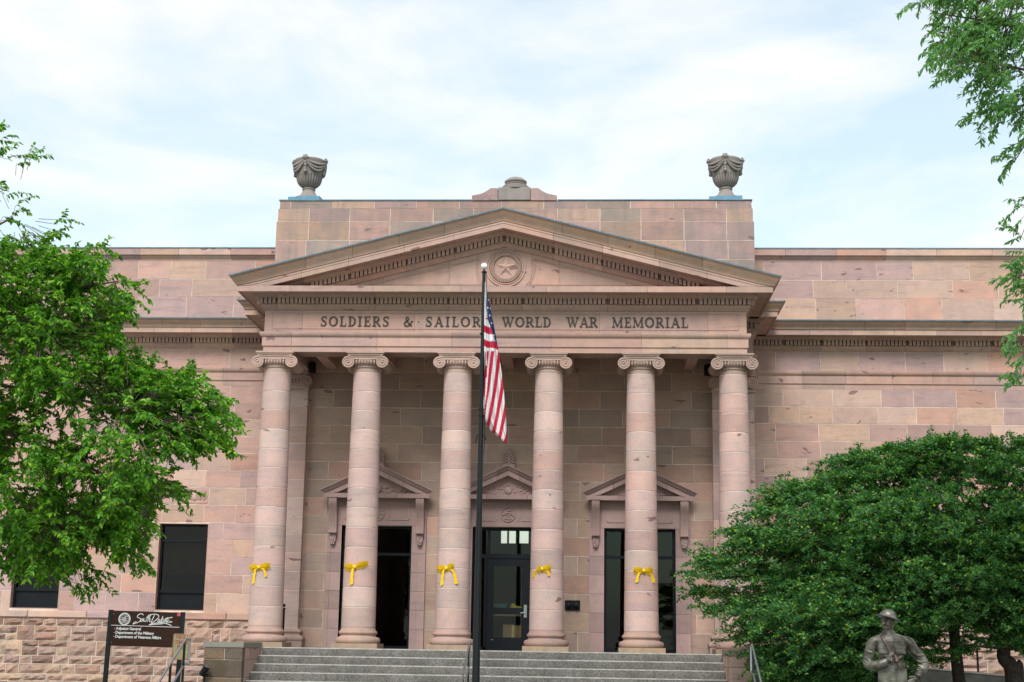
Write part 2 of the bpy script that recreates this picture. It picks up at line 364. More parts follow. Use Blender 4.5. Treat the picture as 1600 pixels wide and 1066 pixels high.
def slab(mb, x0, x1, z0, z1, ya, yb, holes):
    xs = sorted({x0, x1, *[h[0] for h in holes], *[h[1] for h in holes]}); zs = sorted({z0, z1, *[h[2] for h in holes], *[h[3] for h in holes]})
    for a, b in zip(xs[:-1], xs[1:]):
        run = None
        for c, d in zip(zs[:-1], zs[1:]):
            mxx, mz = (a + b) / 2, (c + d) / 2
            if any(h[0] < mxx < h[1] and h[2] < mz < h[3] for h in holes):
                if run: mb.box(a, b, ya, yb, *run); run = None
            else: run = (run[0], d) if run else (c, d)
        if run: mb.box(a, b, ya, yb, *run)
    return mb
def irregular(x0, x1, seed, lo=.7, hi=1.3):
    r = random.Random(seed); cache = {}
    def fn(k):
        if k not in cache:
            x = x0 + r.uniform(.25, 1.0); l = []
            while x < x1: l.append(x); x += r.uniform(lo, hi)
            cache[k] = l
        return cache[k]
    return fn
# ---- wings
WC = [6.505, 6.06, 5.63, 5.19, 4.76, 4.33, 3.89, 3.455, 3.015, 2.59, 2.155, 1.72, 1.27, .79]
WX = 16.0
winL = [(-8.83, -7.59, .84, 2.985), (-12.5, -11.27, .84, 2.985), (-15.9, -14.7, .84, 2.985)]
winR = [(7.6, 8.83, .84, 2.985), (11.27, 12.5, .84, 2.985)]
CX0 = 5.80
def wing(sgn, wins, seed):
    a, b = (-WX, -CX0) if sgn < 0 else (CX0, WX)
    w = slab(MB(), a, b, TZ - .2, 10.05, WY + .006, WY + .45, wins).build('wing_wall', 'mortar', bld)
    carved = [(-8.36, -7.62, 3.455 + .0, 3.89)] if sgn < 0 else []
    ashlar(w, WC, a, b, WY, 'wall', irregular(a, b, seed, .75, 1.25), wins + carved)
    ashlar(w, [7.46, 6.955], a, b, WY, 'wall', irregular(a, b, seed + 1, .9, 1.15), name='frieze_block')
    ashlar(w, [9.80, 9.305, 8.825], a, b, WY, 'wall', irregular(a, b, seed + 2, .75, 1.5), name='parapet_block')
    ashlar(w, [8.825, 8.15], a, b, WY - .035, 'wall', irregular(a, b, seed + 3, .9, 1.4), name='parapet_block')
    MB().box(a, b, WY - .029, WY + .02, 8.16, 8.815).build('parapet_mortar', 'mortar', w)
    # base course, projecting
    for x0, x1 in spans(a, b, irregular(a, b, seed + 4, .8, 1.5)(0)):
        MB().block(x0 + .006, x1 - .006, WY - .09, .62, .79, .2, .018).build('base_course_block', 'wall', w)
    return w
def spans(a, b, js):
    xs = [a] + [j for j in js if a + .2 < j < b - .2] + [b]
    return list(zip(xs[:-1], xs[1:]))
wl = wing(-1, winL, 11); wr = wing(1, winR, 23)

# ---- mouldings: profiles [(out from face, z)], closed at the back
ARCH = [(-.1, 6.505), (0, 6.505), (0, 6.63), (.028, 6.637), (.028, 6.835), (.05, 6.85), (.085, 6.895), (.085, 6.95), (-.1, 6.95)]
BED = [(-.1, 7.46), (.0, 7.46), (.03, 7.475), (.05, 7.51), (.085, 7.535), (.085, 7.58), (.095, 7.595), (.03, 7.597), (.03, 7.715), (.18, 7.715), (.205, 7.735), (.24, 7.752), (.26, 7.79), (-.1, 7.79)]
CORONA = [(-.1, 7.791), (.50, 7.791), (.50, 7.775), (.53, 7.775), (.53, 7.905), (.02, 7.925), (-.1, 7.925)]
SIMA = [(-.1, 7.927), (.535, 7.907), (.555, 7.91), (.56, 7.935), (.575, 7.965), (.61, 8.0), (.65, 8.045), (.67, 8.08), (.69, 8.085), (.69, 8.112), (-.1, 8.16)]
FLASH = [(.60, 8.1205), (.705, 8.100), (.705, 8.128), (-.1, 8.178), (-.1, 8.170)]
DP, DW, DZ0, DZ1, DO = .0957, .066, 7.592, 7.714, .178
def dentils(mb, start, d, nrm, a, b):
    n = int((b - a) / DP); q = a + ((b - a) - n * DP) / 2 + (DP - DW) / 2
    for i in range(n):
        mb.piece([(.02, DZ0), (DO, DZ0), (DO, DZ1), (.02, DZ1)], start, d, nrm, q + i * DP, q + i * DP + DW)
def run(parent, start, end, seed, m0, m1, parts, mat='trim', lo=.95, hi=1.15):
    """lay moulding pieces along a straight wall face; parts [(name, profile, dentils?)]"""
    st = Vector(start); e = Vector(end); ln = (e - st).length; d = (e - st) / ln; nrm = Vector((d.y, -d.x))
    for k, (name, prof, dn) in enumerate(parts):
        js = spans(0, ln, irregular(0, ln, seed * 7 + k, lo, hi)(0)) if name != 'flashing' else [(0, ln)]
        for i, (p, q) in enumerate(js):
            f, l = i == 0, i == len(js) - 1
            mb = MB().piece(prof, st, d, nrm, p + (0 if f else .003), q - (0 if l else .003), m0 if f else 0, m1 if l else 0)
            if dn: dentils(mb, st, d, nrm, p + (m0 * .12 if f else 0), q + (m1 * .12 if l else 0))
            mb.build(name, 'flash' if name == 'flashing' else 'raking' if name == 'cymatium_block' else mat, parent, 40)
ENT = [('architrave_block', ARCH, 0), ('bed_moulding', BED, 1), ('corona_block', CORONA, 0), ('cymatium_block', SIMA, 0), ('flashing', FLASH, 0)]
cor = empty('cornice', parent=bld)
run(cor, (-WX, WY), (-CX0, WY), 1, 0, -.2, ENT); run(cor, (CX0, WY), (WX, WY), 2, .2, 0, ENT)
# anta blocks between the wings and the porch, with their own entablature
for sg in (-1, 1):
    if sg < 0:
        run(cor, (-CX0, WY), (-CX0, MY), 3, 0, 1, ENT); run(cor, (-CX0, MY), (-5.41, MY), 4, -1, 0, ENT)
    else:
        run(cor, (5.41, MY), (CX0, MY), 5, 0, 1, ENT); run(cor, (CX0, MY), (CX0, WY), 6, -1, 0, ENT)
# parapet coping
COP = [(-.1, 9.80), (.0, 9.80), (.0, 9.83), (.045, 9.87), (.06, 9.90), (.06, 9.915), (.115, 9.925), (.115, 10.10), (-.35, 10.10), (-.35, 9.80)]
CFL = [(-.36, 10.102), (.128, 10.092), (.128, 10.122), (-.36, 10.135)]
for a, b, sd_ in ((-WX, -5.9, 7), (5.9, WX, 8)):
    run(cor, (a, WY), (b, WY), sd_, 0, 0, [('coping_block', COP, 0), ('flashing', CFL, 0)], 'wall', 1.0, 1.5)
# ---- portico entablature
ent = empty('entablature', parent=bld)
FX, FY = 5.41, -.32
core = MB().box(-FX + .012, FX - .012, FY + .012, FY + .62, 6.51, 7.92)
core.box(-FX + .012, -FX + .62, FY + .6, MY + .05, 6.51, 7.92).box(FX - .62, FX - .012, FY + .6, MY + .05, 6.51, 7.92)
core.build('entablature_core', 'trim', ent)
run(ent, (-FX, MY), (-FX, FY), 21, 0, 1, ENT); run(ent, (FX, FY), (FX, MY), 22, -1, 0, ENT)
run(ent, (-FX, FY), (FX, FY), 23, -1, 1, ENT[:3], lo=1.5, hi=2.3)
fz = [-5.41, -4.55, -2.0, -.35, 2.15, 4.55, 5.41]
for a, b in zip(fz[:-1], fz[1:]):
    MB().block(a + .003, b - .003, FY, 6.953, 7.457, .1, .003).build('frieze_block', 'trim', ent)
# sunk inscription panel: a raised fillet border
pf = MB()
x0, x1, z0, z1 = -5.23, 5.22, 7.045, 7.395
for (a, b, c, d) in ((x0, x1, z0 - .012, z0), (x0, x1, z1, z1 + .012), (x0 - .012, x0, z0 - .012, z1 + .012), (x1, x1 + .012, z0 - .012, z1 + .012)):
    pf.box(a, b, FY - .012, FY + .02, c, d)
pf.build('panel_border', 'trim', ent)
# frieze on the returns and the anta blocks
MB().box(-FX, -FX + .2, FY + .11, MY + .02, 6.952, 7.458).build('frieze_return', 'trim', ent)
MB().box(FX - .2, FX, FY + .11, MY + .02, 6.952, 7.458).build('frieze_return', 'trim', ent)
for a, b in ((-CX0, -FX + .3), (FX - .3, CX0)): MB().box(a, b, MY, WY + .1, 6.952, 7.458).build('anta_frieze', 'trim', ent)
for a, b in ((-CX0 + .01, -4.83), (4.83, CX0 - .01)): MB().box(a, b, MY + .03, WY + .3, 6.48, 8.1).build('anta_core', 'trim', ent)
# porch ceiling with sunk coffers between beams
pc = MB().box(-FX + .6, FX - .6, FY + .6, PY + .3, 6.95, 7.05)
for i in range(7): pc.box(-4.3 + i * 1.433 - .12 - .01, -4.3 + i * 1.433 + .12, FY + .62, PY, 6.62, 6.96)
pc.build('porch_ceiling', 'trim', ent)
# ---- frieze lettering
def stroke(mb, pts, w, y, dep=.03, sc_=1, ox=0, oz=0):
    """a ribbon of width w (single or per point) along 2-D points, extruded"""
    n = len(pts); ws = w if hasattr(w, '__len__') else [w] * n; l, r = [], []
    for i in range(n):
        a, b = pts[max(i - 1, 0)], pts[min(i + 1, n - 1)]
        dx, dz = b[0] - a[0], b[1] - a[1]; q = math.hypot(dx, dz) or 1; nx, nz_ = -dz / q, dx / q
        l.append((pts[i][0] + nx * ws[i] / 2, pts[i][1] + nz_ * ws[i] / 2)); r.append((pts[i][0] - nx * ws[i] / 2, pts[i][1] - nz_ * ws[i] / 2))
    for i in range(n - 1):
        q = [l[i], l[i + 1], r[i + 1], r[i]]
        mb.ext([(ox + x * sc_, oz + z * sc_) for x, z in q], y, y + dep)
def arc(cx, cz, rx, rz, a0, a1, n=14): return [(cx + rx * math.cos(R(a0 + (a1 - a0) * i / n)), cz + rz * math.sin(R(a0 + (a1 - a0) * i / n))) for i in range(n + 1)]
T, Hn = .17, .085
def serif(x, z, w=.4): return ([(x - w / 2, z), (x + w / 2, z)], .07)
def stem(x): return ([(x, 0), (x, 1)], T)
GL = {
 'I': (.42, [stem(.21), serif(.21, .035), serif(.21, .965)]),
 'L': (.68, [stem(.21), serif(.21, .965), ([(.02, .035), (.66, .035)], .07), ([(.64, 0), (.64, .3)], .06)]),
 'E': (.70, [stem(.21), ([(.02, .965), (.64, .965)], .07), ([(.02, .035), (.68, .035)], .07), ([(.2, .52), (.5, .52)], .07), ([(.62, 1), (.62, .74)], .06), ([(.66, 0), (.66, .28)], .06), ([(.5, .4), (.5, .64)], .06)]),
 'D': (.82, [stem(.21), ([(.02, .965), (.35, .965)], .07), ([(.02, .035), (.35, .035)], .07), (arc(.33, .5, .38, .46, 90, -90), [.08, .09, .1, .12, .14, .16, .17, .17, .17, .16, .14, .12, .1, .09, .08])]),
 'R': (.86, [stem(.21), serif(.21, .035), ([(.02, .965), (.4, .965)], .07), (arc(.4, .73, .24, .235, 90, -90), [.08, .09, .1, .12, .14, .15, .16, .16, .16, .15, .14, .12, .1, .09, .08]), ([(.2, .49), (.42, .49)], .07), ([(.40, .5), (.76, .03)], .16), ([(.66, .035), (.86, .035)], .07)]),
 'O': (.92, [(arc(.46, .5, .37, .45, 90, 450, 24), [.09 + .09 * abs(math.sin(math.pi * 2 * i / 24)) for i in range(25)])]),
 'S': (.66, [([(.57, .76), (.53, .9), (.42, .96), (.28, .95), (.15, .87), (.12, .74), (.18, .62), (.33, .53), (.47, .44), (.55, .32), (.52, .16), (.41, .06), (.26, .04), (.13, .1), (.08, .26)], [.05, .07, .08, .09, .12, .14, .16, .17, .17, .16, .14, .11, .09, .07, .05]), ([(.57, .7), (.57, 1.0)], .05), ([(.08, 0), (.08, .3)], .05)]),
 'A': (.9, [([(.14, .03), (.45, .98)], .085), ([(.45, .98), (.76, .03)], .17), ([(.25, .33), (.65, .33)], .075), serif(.14, .035, .3), serif(.76, .035, .34)]),
 'W': (1.25, [([(.14, .97), (.40, .03)], .16), ([(.40, .03), (.64, .8)], .08), ([(.56, .97), (.84, .03)], .16), ([(.84, .03), (1.10, .97)], .08), serif(.15, .965, .34), serif(.56, .965, .3), serif(1.1, .965, .28)]),
 'M': (1.1, [([(.16, .03), (.19, .97)], .085), ([(.19, .97), (.55, .06)], .16), ([(.55, .06), (.91, .97)], .08), ([(.91, .97), (.94, .03)], T), serif(.16, .035, .3), serif(.94, .035, .36), ([(.04, .965), (.24, .965)], .07), ([(.86, .965), (1.06, .965)], .07)]),
 '&': (.95, [([(.9, .5), (.78, .3), (.6, .1), (.38, .03), (.18, .1), (.12, .28), (.24, .46), (.45, .6), (.56, .76), (.48, .93), (.34, .95), (.27, .8), (.34, .62), (.56, .35), (.86, .04)], [.06, .08, .1, .12, .15, .16, .14, .1, .09, .1, .1, .11, .14, .16, .15]), ([(.76, .53), (1.0, .53)], .06)]),
}
def word(txt, xa, xb, zb, h, parent):
    nat = sum(GL[c][0] for c in txt); gap = ((xb - xa) / h - nat) / max(len(txt) - 1, 1)
    q = xa
    for c in txt:
        mb = MB(); w, st = GL[c]
        for k, (pts, ww) in enumerate(st):
            ww2 = ww * .92 if not hasattr(ww, '__len__') else [v * .92 for v in ww]
            stroke(mb, pts, ww2, FY - .022 - .0006 * k, .03, h, q, zb)
        o = mb.build('letter', 'letter', parent); q += (w + gap) * h
for txt, pa, pb in (('SOLDIERS', 501, 608), ('&', 630, 644), ('SAILORS', 665, 765), ('WORLD', 784, 861), ('WAR', 885, 934), ('MEMORIAL', 956, 1075)):
    word(txt, at(pa, 503, FY).x, at(pb, 503, FY).x, 7.095, .225, ent)
MB().ball((at(654, 504, FY).x, FY, 7.2), .016).build('inscription_dot', 'letter', ent)
# ---- pediment
ped = empty('pediment', parent=bld)
SL = .256; XT = 6.04
def rz(x, z): return max(z + SL * (XT - abs(x)), 7.908)
RSIMA = [(-.1, 7.86), (.535, 7.86), (.555, 7.865), (.56, 7.89), (.575, 7.92), (.61, 7.975), (.65, 8.035), (.67, 8.075), (.69, 8.082), (.69, 8.112), (-.1, 8.15)]
RCOR = [(-.1, 7.72), (.50, 7.715), (.50, 7.70), (.53, 7.70), (.53, 7.80), (.54, 7.81), (.54, 7.858), (-.1, 7.858)]
RBED = [(-.1, 7.40), (.02, 7.40), (.05, 7.44), (.085, 7.465), (.085, 7.5), (.095, 7.51), (.03, 7.512), (.03, 7.63), (.18, 7.63), (.205, 7.65), (.24, 7.665), (.26, 7.714), (-.1, 7.714)]
RFL = [(-.1, 8.162), (.60, 8.125), (.705, 8.10), (.705, 8.130), (-.1, 8.172)]
RDZ = (7.505, 7.629)
for sg in (-1, 1):
    st, d = ((-FX, FY), (1, 0)) if sg < 0 else ((0, FY), (1, 0))
    for k, (name, prof) in enumerate((('raking_cymatium', RSIMA), ('raking_corona', RCOR), ('raking_bed_moulding', RBED), ('flashing', RFL))):
        js = spans(0, FX, [1.0, 2.05, 3.08, 4.1] if k == 0 else [.9, 1.95, 3.2, 4.3]) if k < 3 else [(0, FX)]
        if sg > 0: js = [(FX - b, FX - a) for a, b in js][::-1]
        for i, (p, q) in enumerate(js):
            m0 = -1 if sg < 0 and i == 0 else 0; m1 = 1 if sg > 0 and i == len(js) - 1 else 0
            g0 = 0 if (i == 0) else .003; g1 = 0 if i == len(js) - 1 else .003
            mb = MB().piece(prof, st, d, (0, -1), p + g0, q - g1, m0, m1, rz, 6 if k < 3 else 24)
            if k == 2:
                n = int((q - p) / DP); u0 = p + ((q - p) - n * DP) / 2
                for j in range(n):
                    a = st[0] + u0 + j * DP + (DP - DW) / 2; b = a + DW
                    za = RDZ[0] + SL * (XT - max(abs(a), abs(b)))
                    if za < 7.925: continue
                    f = lambda x, z: z + SL * (XT - abs(x))
                    v = [(x, y, f(x, z)) for z in RDZ for y in (FY - DO, FY - .02) for x in (a, b)]
                    mb.add(v, [(0, 2, 3, 1), (4, 5, 7, 6), (0, 1, 5, 4), (2, 6, 7, 3), (0, 4, 6, 2), (1, 3, 7, 5)])
            mb.build(name, ('raking', 'trim', 'trim', 'flash')[k], ped, 40)
# roof of the portico
rf = MB()
for sg in (-1, 1):
    a = [(sg * 6.0, 8.125), (0, 9.66), (0, 9.56), (sg * 6.0, 8.03)]
    rf.ext(a, FY - .5, AY + .1)
rf.build('portico_roof', 'roof', ped)
# tympanum
tz = lambda x: 7.45 + SL * (XT - abs(x))
TYY = -.285
ty = MB().ext([(-4.2, 7.9), (4.2, 7.9), (0, tz(0) + .02)], TYY, TYY + .3); tym = ty.build('tympanum', 'trim', ped)
for xs in ((-4.1, -2.75), (-2.74, -1.25), (-1.24, -.62), (-.615, .615), (.62, 1.24), (1.25, 2.74), (2.75, 4.1)):
    a, b = xs; P = [(a, 7.93), (b, 7.93), (b, max(tz(b) - .02, 7.935)), (a, max(tz(a) - .02, 7.935))]
    if a < 0 < b: P.insert(3, (0, tz(0) - .02))
    MB().ext([(x + (.003 if x == a else -.003), z) for x, z in P], TYY - .012, TYY + .1).build('tympanum_slab', 'trim', ped)
for sg in (-1, 1):          # sunk triangular panels: thin raised fillets
    mb = MB()
    for o in (0, .045):
        A, B, C = (sg * (3.15 - o * 3.2), 8.045 + o * .5), (sg * (.78 + o), 8.66 - o * 1.4), (sg * (.80 + o), 8.045 + o * .5)
        ar = [(sg * (.03 * sg + (.62 + o) * math.cos(R(t))), 8.475 + (.62 + o) * math.sin(R(t))) for t in range(17, -44, -6)]
        ar = [(x, z) for x, z in ar if z > 8.05 + o * .5]
        stroke(mb, [A, (ar[0][0], ar[0][1] + .0)] + ar + [A], .012, TYY - .024 - o * .05, .03)
    mb.build('panel_fillet', 'trim', tym)
MC = (.03, 8.475)
ring = MB()
for r0, w, o in ((.44, .022, .03), (.385, .02, .022)):
    stroke(ring, arc(*MC, r0, r0, 0, 360, 40), w, TYY - .012 - o, .06)
ring.build('medallion_ring', 'trim', tym)
wr_ = MB(); r2 = random.Random(2)
for i in range(46):
    a = 2 * math.pi * i / 46
    for q in (-1, 0, 1):
        rr = .315 + q * .028; wr_.ball((MC[0] + rr * math.cos(a + q * .03), TYY - .03, MC[1] + rr * math.sin(a + q * .03)), (.026, .035, .026), 6, 5)
wr_.build('medallion_wreath', 'trim', tym, 60)
star = MB(); P5 = []
for i in range(10):
    r = .245 if i % 2 == 0 else .095; a = R(90 + 36 * i); P5.append((MC[0] + r * math.cos(a), TYY - .018, MC[1] + r * math.sin(a)))
star.add(P5 + [(MC[0], TYY - .075, MC[1])], [(i, (i + 1) % 10, 10) for i in range(10)])
star.build('medallion_star', 'trim', tym)
# ---- attic behind the pediment
AZ = [10.83, 10.487, 10.0, 9.515, 9.03, 8.55, 8.1]
at_ = MB().box(-5.90, 5.90, AY + .006, AY + 1.6, 8.0, 11.03).box(-5.935, 5.935, AY - .024, AY + .3, 8.0, 10.82).box(-5.96, 5.96, AY - .039, AY + .28, 8.0, 10.478).build('attic_wall', 'mortar', bld)
pat = irregular(-6, 6, 77, 1.0, 1.1)
ashlar(at_, AZ[:2], -5.95, 5.95, AY - .03, 'attic', pat, d=.3, name='attic_block')
ashlar(at_, AZ[1:], -5.975, 5.975, AY - .045, 'attic', lambda k: [x + (.53 if k % 2 else 0) for x in pat(k)], d=.3, name='attic_block')
ashlar(at_, [11.035, 10.83], -5.92, 5.92, AY, 'attic', irregular(-6, 6, 79, 1.05, 1.1), d=.3, name='attic_block')
for a in (-5.95, 5.65): MB().box(a, a + .3, AY + .28, AY + 1.6, 8.05, 11.0).build('attic_side', 'attic', at_)
for a, b in ((-5.94, -1.06), (1.10, 5.94)): MB().box(a, b, AY - .02, AY + 1.62, 11.04, 11.068).build('flashing', 'flash', at_)
# crest over the middle of the attic
cr = empty('crest', parent=bld)
def shoulder(sg, a, b):   # a outer, b inner
    P = [(a, 11.04), (b, 11.04), (b, 11.355), (b - (b - a) * .28, 11.36)]
    for i in range(1, 8):
        t = i / 8; P.append((b - (b - a) * (.28 + .62 * t), 11.36 - .175 * (1 - (1 - t) ** 2)))
    P += [(a, 11.165)]
    return P
MB().ext(shoulder(-1, -1.05, -.40), AY - .03, AY + .55).build('crest_shoulder', 'attic', cr)
MB().ext([(-x + .03, z) for x, z in shoulder(-1, -1.05, -.40)], AY - .03, AY + .55).build('crest_shoulder', 'attic', cr)
MB().block(-.39, .42, AY - .04, 11.04, 11.38, .6, .015).build('crest_block', 'urn', cr)
MB().lathe([(.35, 11.375), (.35, 11.46), (.31, 11.49), (.27, 11.495)], .03, AY + .28, 40).build('crest_base', 'urn', cr, 40)
wt = MB().lathe([(.24, 11.500), (.255, 11.520), (.25, 11.550), (.245, 11.560), (.275, 11.580), (.285, 11.605), (.27, 11.635), (.23, 11.650), (.22, 11.665), (.19, 11.695), (.13, 11.718), (.05, 11.730)], .03, AY + .28, 40)
for i in range(28):
    a = 2 * math.pi * i / 28; wt.ball((.03 + .25 * math.cos(a), AY + .28 + .25 * math.sin(a), 11.535), (.03, .03, .022), 6, 5)
wt.build('crest_wreath', 'urn', cr, 50)

# ---- porch wall with the three openings
OP = [(-3.90, -2.235), (-.80, .855), (2.285, 3.945)]
OZ = 2.84
holes = [(a, b, -.5, OZ) for a, b in OP]
pw = slab(MB(), -5.2, 5.2, -.3, 7.0, PY + .006, PY + .35, holes).build('porch_wall', 'mortar', bld)
PZ = [6.96, 6.53] + [6.53 - .4345 * i for i in range(1, 15)] + [0.0]
PZ[-2] = .45 if PZ[-2] < .3 else PZ[-2]
r5 = random.Random(9)
pj = lambda k: [-4.26 - 1.08 + 1.08 * i + (.54 if k % 2 else 0) + r5.uniform(-.05, .05) for i in range(11)]
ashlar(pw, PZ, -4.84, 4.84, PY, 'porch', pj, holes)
# dark iron stains are part of the stone material; three broken-out patches on the porch wall
# ---- antae (flat pilasters) behind the end columns
JH = (6.0532 - .4416) / 13
def anta(sg):
    a, b = (-CX0, -4.82) if sg < 0 else (4.82, CX0)
    e = empty('pilaster', parent=bld)
    MB().box(a + .005, b - .005, MY + .005, WY + .05, 0, 6.5).build('pilaster_core', 'mortar', e)
    for i in range(13):
        MB().block(a, b, MY, .4416 + JH * i + .006, .4416 + JH * (i + 1) - .006, .25, .006).build('pilaster_block', 'column', e)
    pr = [(-.1, 0), (.13, 0), (.13, .13), (.12, .135), (.15, .17), (.155, .2), (.14, .24), (.1, .26), (.05, .28), (.05, .32), (.085, .34), (.09, .37), (.05, .40), (.0, .43), (-.1, .43)]
    mb = MB(); run_ = [((a, WY), (a, MY)), ((a, MY), (b, MY)), ((b, MY), (b, PY))]
    for k, (p, q) in enumerate(run_):
        p, q = Vector(p), Vector(q); ln = (q - p).length; d = (q - p) / ln
        mb.piece(pr, p, d, Vector((d.y, -d.x)), 0, ln, [0, -1, -1][k], [1, 1, 0][k])
    mb.build('pilaster_base', 'trim', e, 40)
    cp = MB(); cx = (a + b) / 2
    cp.box(a - .02, b + .02, MY - .06, PY, 6.06, 6.10).box(a, b, MY - .04, PY, 6.16, 6.42)
    cp.box(a - .06, b + .06, MY - .1, WY + .02, 6.43, 6.475).box(a - .09, b + .09, MY - .13, WY + .02, 6.475, 6.503)
    for i in range(9): cp.ball((a + .17 + i * (b - a - .34) / 8, MY - .05, 6.26), (.035, .03, .055), 8, 6)
    for x in (a + .03, b - .03): volute(cp, x, MY - .07, 6.27, -1 if x < cx else 1, .20)
    cp.build('pilaster_capital', 'trim', e, 40)
def volute(mb, x, y, z, sg, dep):
    mb.lathe_y = None
    n = 24; r = .135
    v = [(x + r * math.cos(2 * math.pi * i / n), yy, z + r * math.sin(2 * math.pi * i / n)) for yy in (y, y + dep) for i in range(n)]
    mb.add(v, [tuple(range(n)), tuple(reversed(range(n, 2 * n)))] + [(i, n + i, n + (i + 1) % n, (i + 1) % n) for i in range(n)])
    sp = []
    for i in range(52):
        t = i / 51; a = R(90) + sg * t * 2 * math.pi * 2.4; rr = .125 * (1 - t) ** .8 + .02
        sp.append((x + rr * math.cos(a), y - .004, z + rr * math.sin(a)))
    mb.tube(sp, .013, 6); mb.ball((x, y - .005, z), (.026, .022, .026), 10, 6)
anta(-1); anta(1)

# ---- columns
def make_column():
    c = empty('column', (0, 0, 0), bld)
    r0, r1 = .372, .306; z0, z1 = .4416, 6.0532
    def rad(z):
        t = min(max((z - z0) / (6.2 - z0), 0), 1); return r0 + (r1 - r0) * (t ** 1.35)
    MB().lathe([(rad(z0 + (6.2 - z0) * i / 12) - .007, z0 + (6.2 - z0) * i / 12) for i in range(13)], n=32).build('mortar_core', 'colmortar', c, 60)
    for i in range(13):
        a, b = z0 + JH * i + .0065, z0 + JH * (i + 1) - .0065
        MB().lathe([(rad(a) - .006, a), (rad(a), a + .006), (rad((a + b) / 2), (a + b) / 2), (rad(b), b - .006), (rad(b) - .006, b)], n=36).build('drum', 'column', c, 40)
    MB().box(-.495, .495, -.495, .495, 0, .108).build('plinth', 'plinth_stone', c)
    MB().lathe([(.43, .109), (.468, .118), (.487, .15), (.488, .185), (.47, .225), (.43, .238), (.40, .25), (.385, .275), (.395, .30), (.41, .305), (.42, .32), (.422, .345), (.41, .368), (.39, .372), (.388, .385), (.376, .41), (.372, .4405)], n=40).build('base', 'base_stone', c, 40)
    cp = MB().lathe([(rad(6.06), 6.062), (rad(6.16), 6.15), (.325, 6.155), (.332, 6.17), (.325, 6.185), (.315, 6.19), (.33, 6.22), (.38, 6.27), (.40, 6.33), (.36, 6.36)], n=36)
    cp.box(-.385, .385, -.36, .36, 6.335, 6.405)
    cp.box(-.40, .40, -.40, .40, 6.425, 6.465).box(-.425, .425, -.425, .425, 6.465, 6.503).box(-.37, .37, -.37, .37, 6.40, 6.43)
    for y in (-.385, ):
        for i in range(7):
            x = -.2 + i * .0667; cp.ball((x, y + .03, 6.275), (.027, .04, .06), 8, 6)
    for s in (-1, 1):
        n = 24                                     # bolster: waisted roll front to back
        prof = [(-.385, .135), (-.36, .135), (-.30, .118), (-.1, .10), (0, .098), (.1, .10), (.30, .118), (.36, .135), (.385, .135)]
        v = [(s * .387 + r * math.cos(2 * math.pi * i / n), y, 6.27 + r * math.sin(2 * math.pi * i / n)) for y, r in prof for i in range(n)]
        f = [(k * n + i, k * n + (i + 1) % n, (k + 1) * n + (i + 1) % n, (k + 1) * n + i) for k in range(len(prof) - 1) for i in range(n)]
        f += [tuple(range(n)), tuple(range(8 * n, 9 * n))]; cp.add(v, f)
        for yy in (-.389, .389):
            sp = []
            for i in range(52):
                t = i / 51; a = R(90) + s * t * 2 * math.pi * 2.4; rr = .125 * (1 - t) ** .8 + .02
                sp.append((s * .387 + rr * math.cos(a), yy, 6.27 + rr * math.sin(a)))
            cp.tube(sp, .012, 6); cp.ball((s * .387, yy, 6.27), (.026, .022, .026), 10, 6)
    for yy in (-.389, .377): cp.tube([(-.387, yy, 6.392), (.387, yy, 6.392)], .012, 6); 
    cp.box(-.387, .387, -.383, .383, 6.33, 6.395)
    cp.build('capital', 'cap_trim', c, 40)
    return c
M['plinth_stone'] = stone('brown stained plinth stone', [(.34, .26, .2), (.36, .28, .21)], .4, 0, .6)
M['colmortar'] = plain('pale column mortar', (.62, .54, .49), .9, 0, .25, 3)
M['base_stone'] = stone('stained base stone', [(.40, .29, .26), (.38, .28, .24)], .4, 0, .5)
M['cap_trim'] = stone('pale capital stone', [(.40, .31, .275), (.42, .32, .28)], .2, 0, .2)
c0 = make_column(); c0.location = (-2.5 * S, 0, 0)
for i in range(1, 6):
    c = copy_tree(c0, bld); c.location = ((i - 2.5) * S, 0, 0)

# ---- door surrounds
def bracket(x, w=.185):
    mb = MB()
    P = [(0, 3.47), (-.27, 3.47), (-.285, 3.40), (-.27, 3.32), (-.22, 3.24), (-.16, 3.10), (-.13, 2.95), (-.125, 2.80), (-.14, 2.70), (-.15, 2.655), (-.12, 2.63), (0, 2.63)]
    v = []
    for xx in (x - w / 2, x + w / 2): v += [(xx, PY - .06 + y, z) for y, z in P]
    n = len(P); f = [tuple(range(n)), tuple(reversed(range(n, 2 * n)))] + [(i, n + i, n + (i + 1) % n, (i + 1) % n) for i in range(n)]
    mb.add(v, f)
    for q in (-.07, -.035, 0, .035, .07):
        mb.tube([(x + q, PY - .06 + y - .002, z) for y, z in P[1:11]], .011, 6)
    mb.box(x - w / 2 - .02, x + w / 2 + .02, PY - .36, PY, 3.472, 3.49)
    mb.ext([(x - w * .42, 2.63), (x + w * .42, 2.63), (x + w * .36, 2.47), (x + w * .2, 2.39), (x - w * .2, 2.39), (x - w * .36, 2.47)], PY - .14, PY)
    for q in range(9): mb.ball((x + rnd.uniform(-.05, .05), PY - .14, 2.44 + .02 * q), (.025, .02, .025), 6, 5)
    return mb
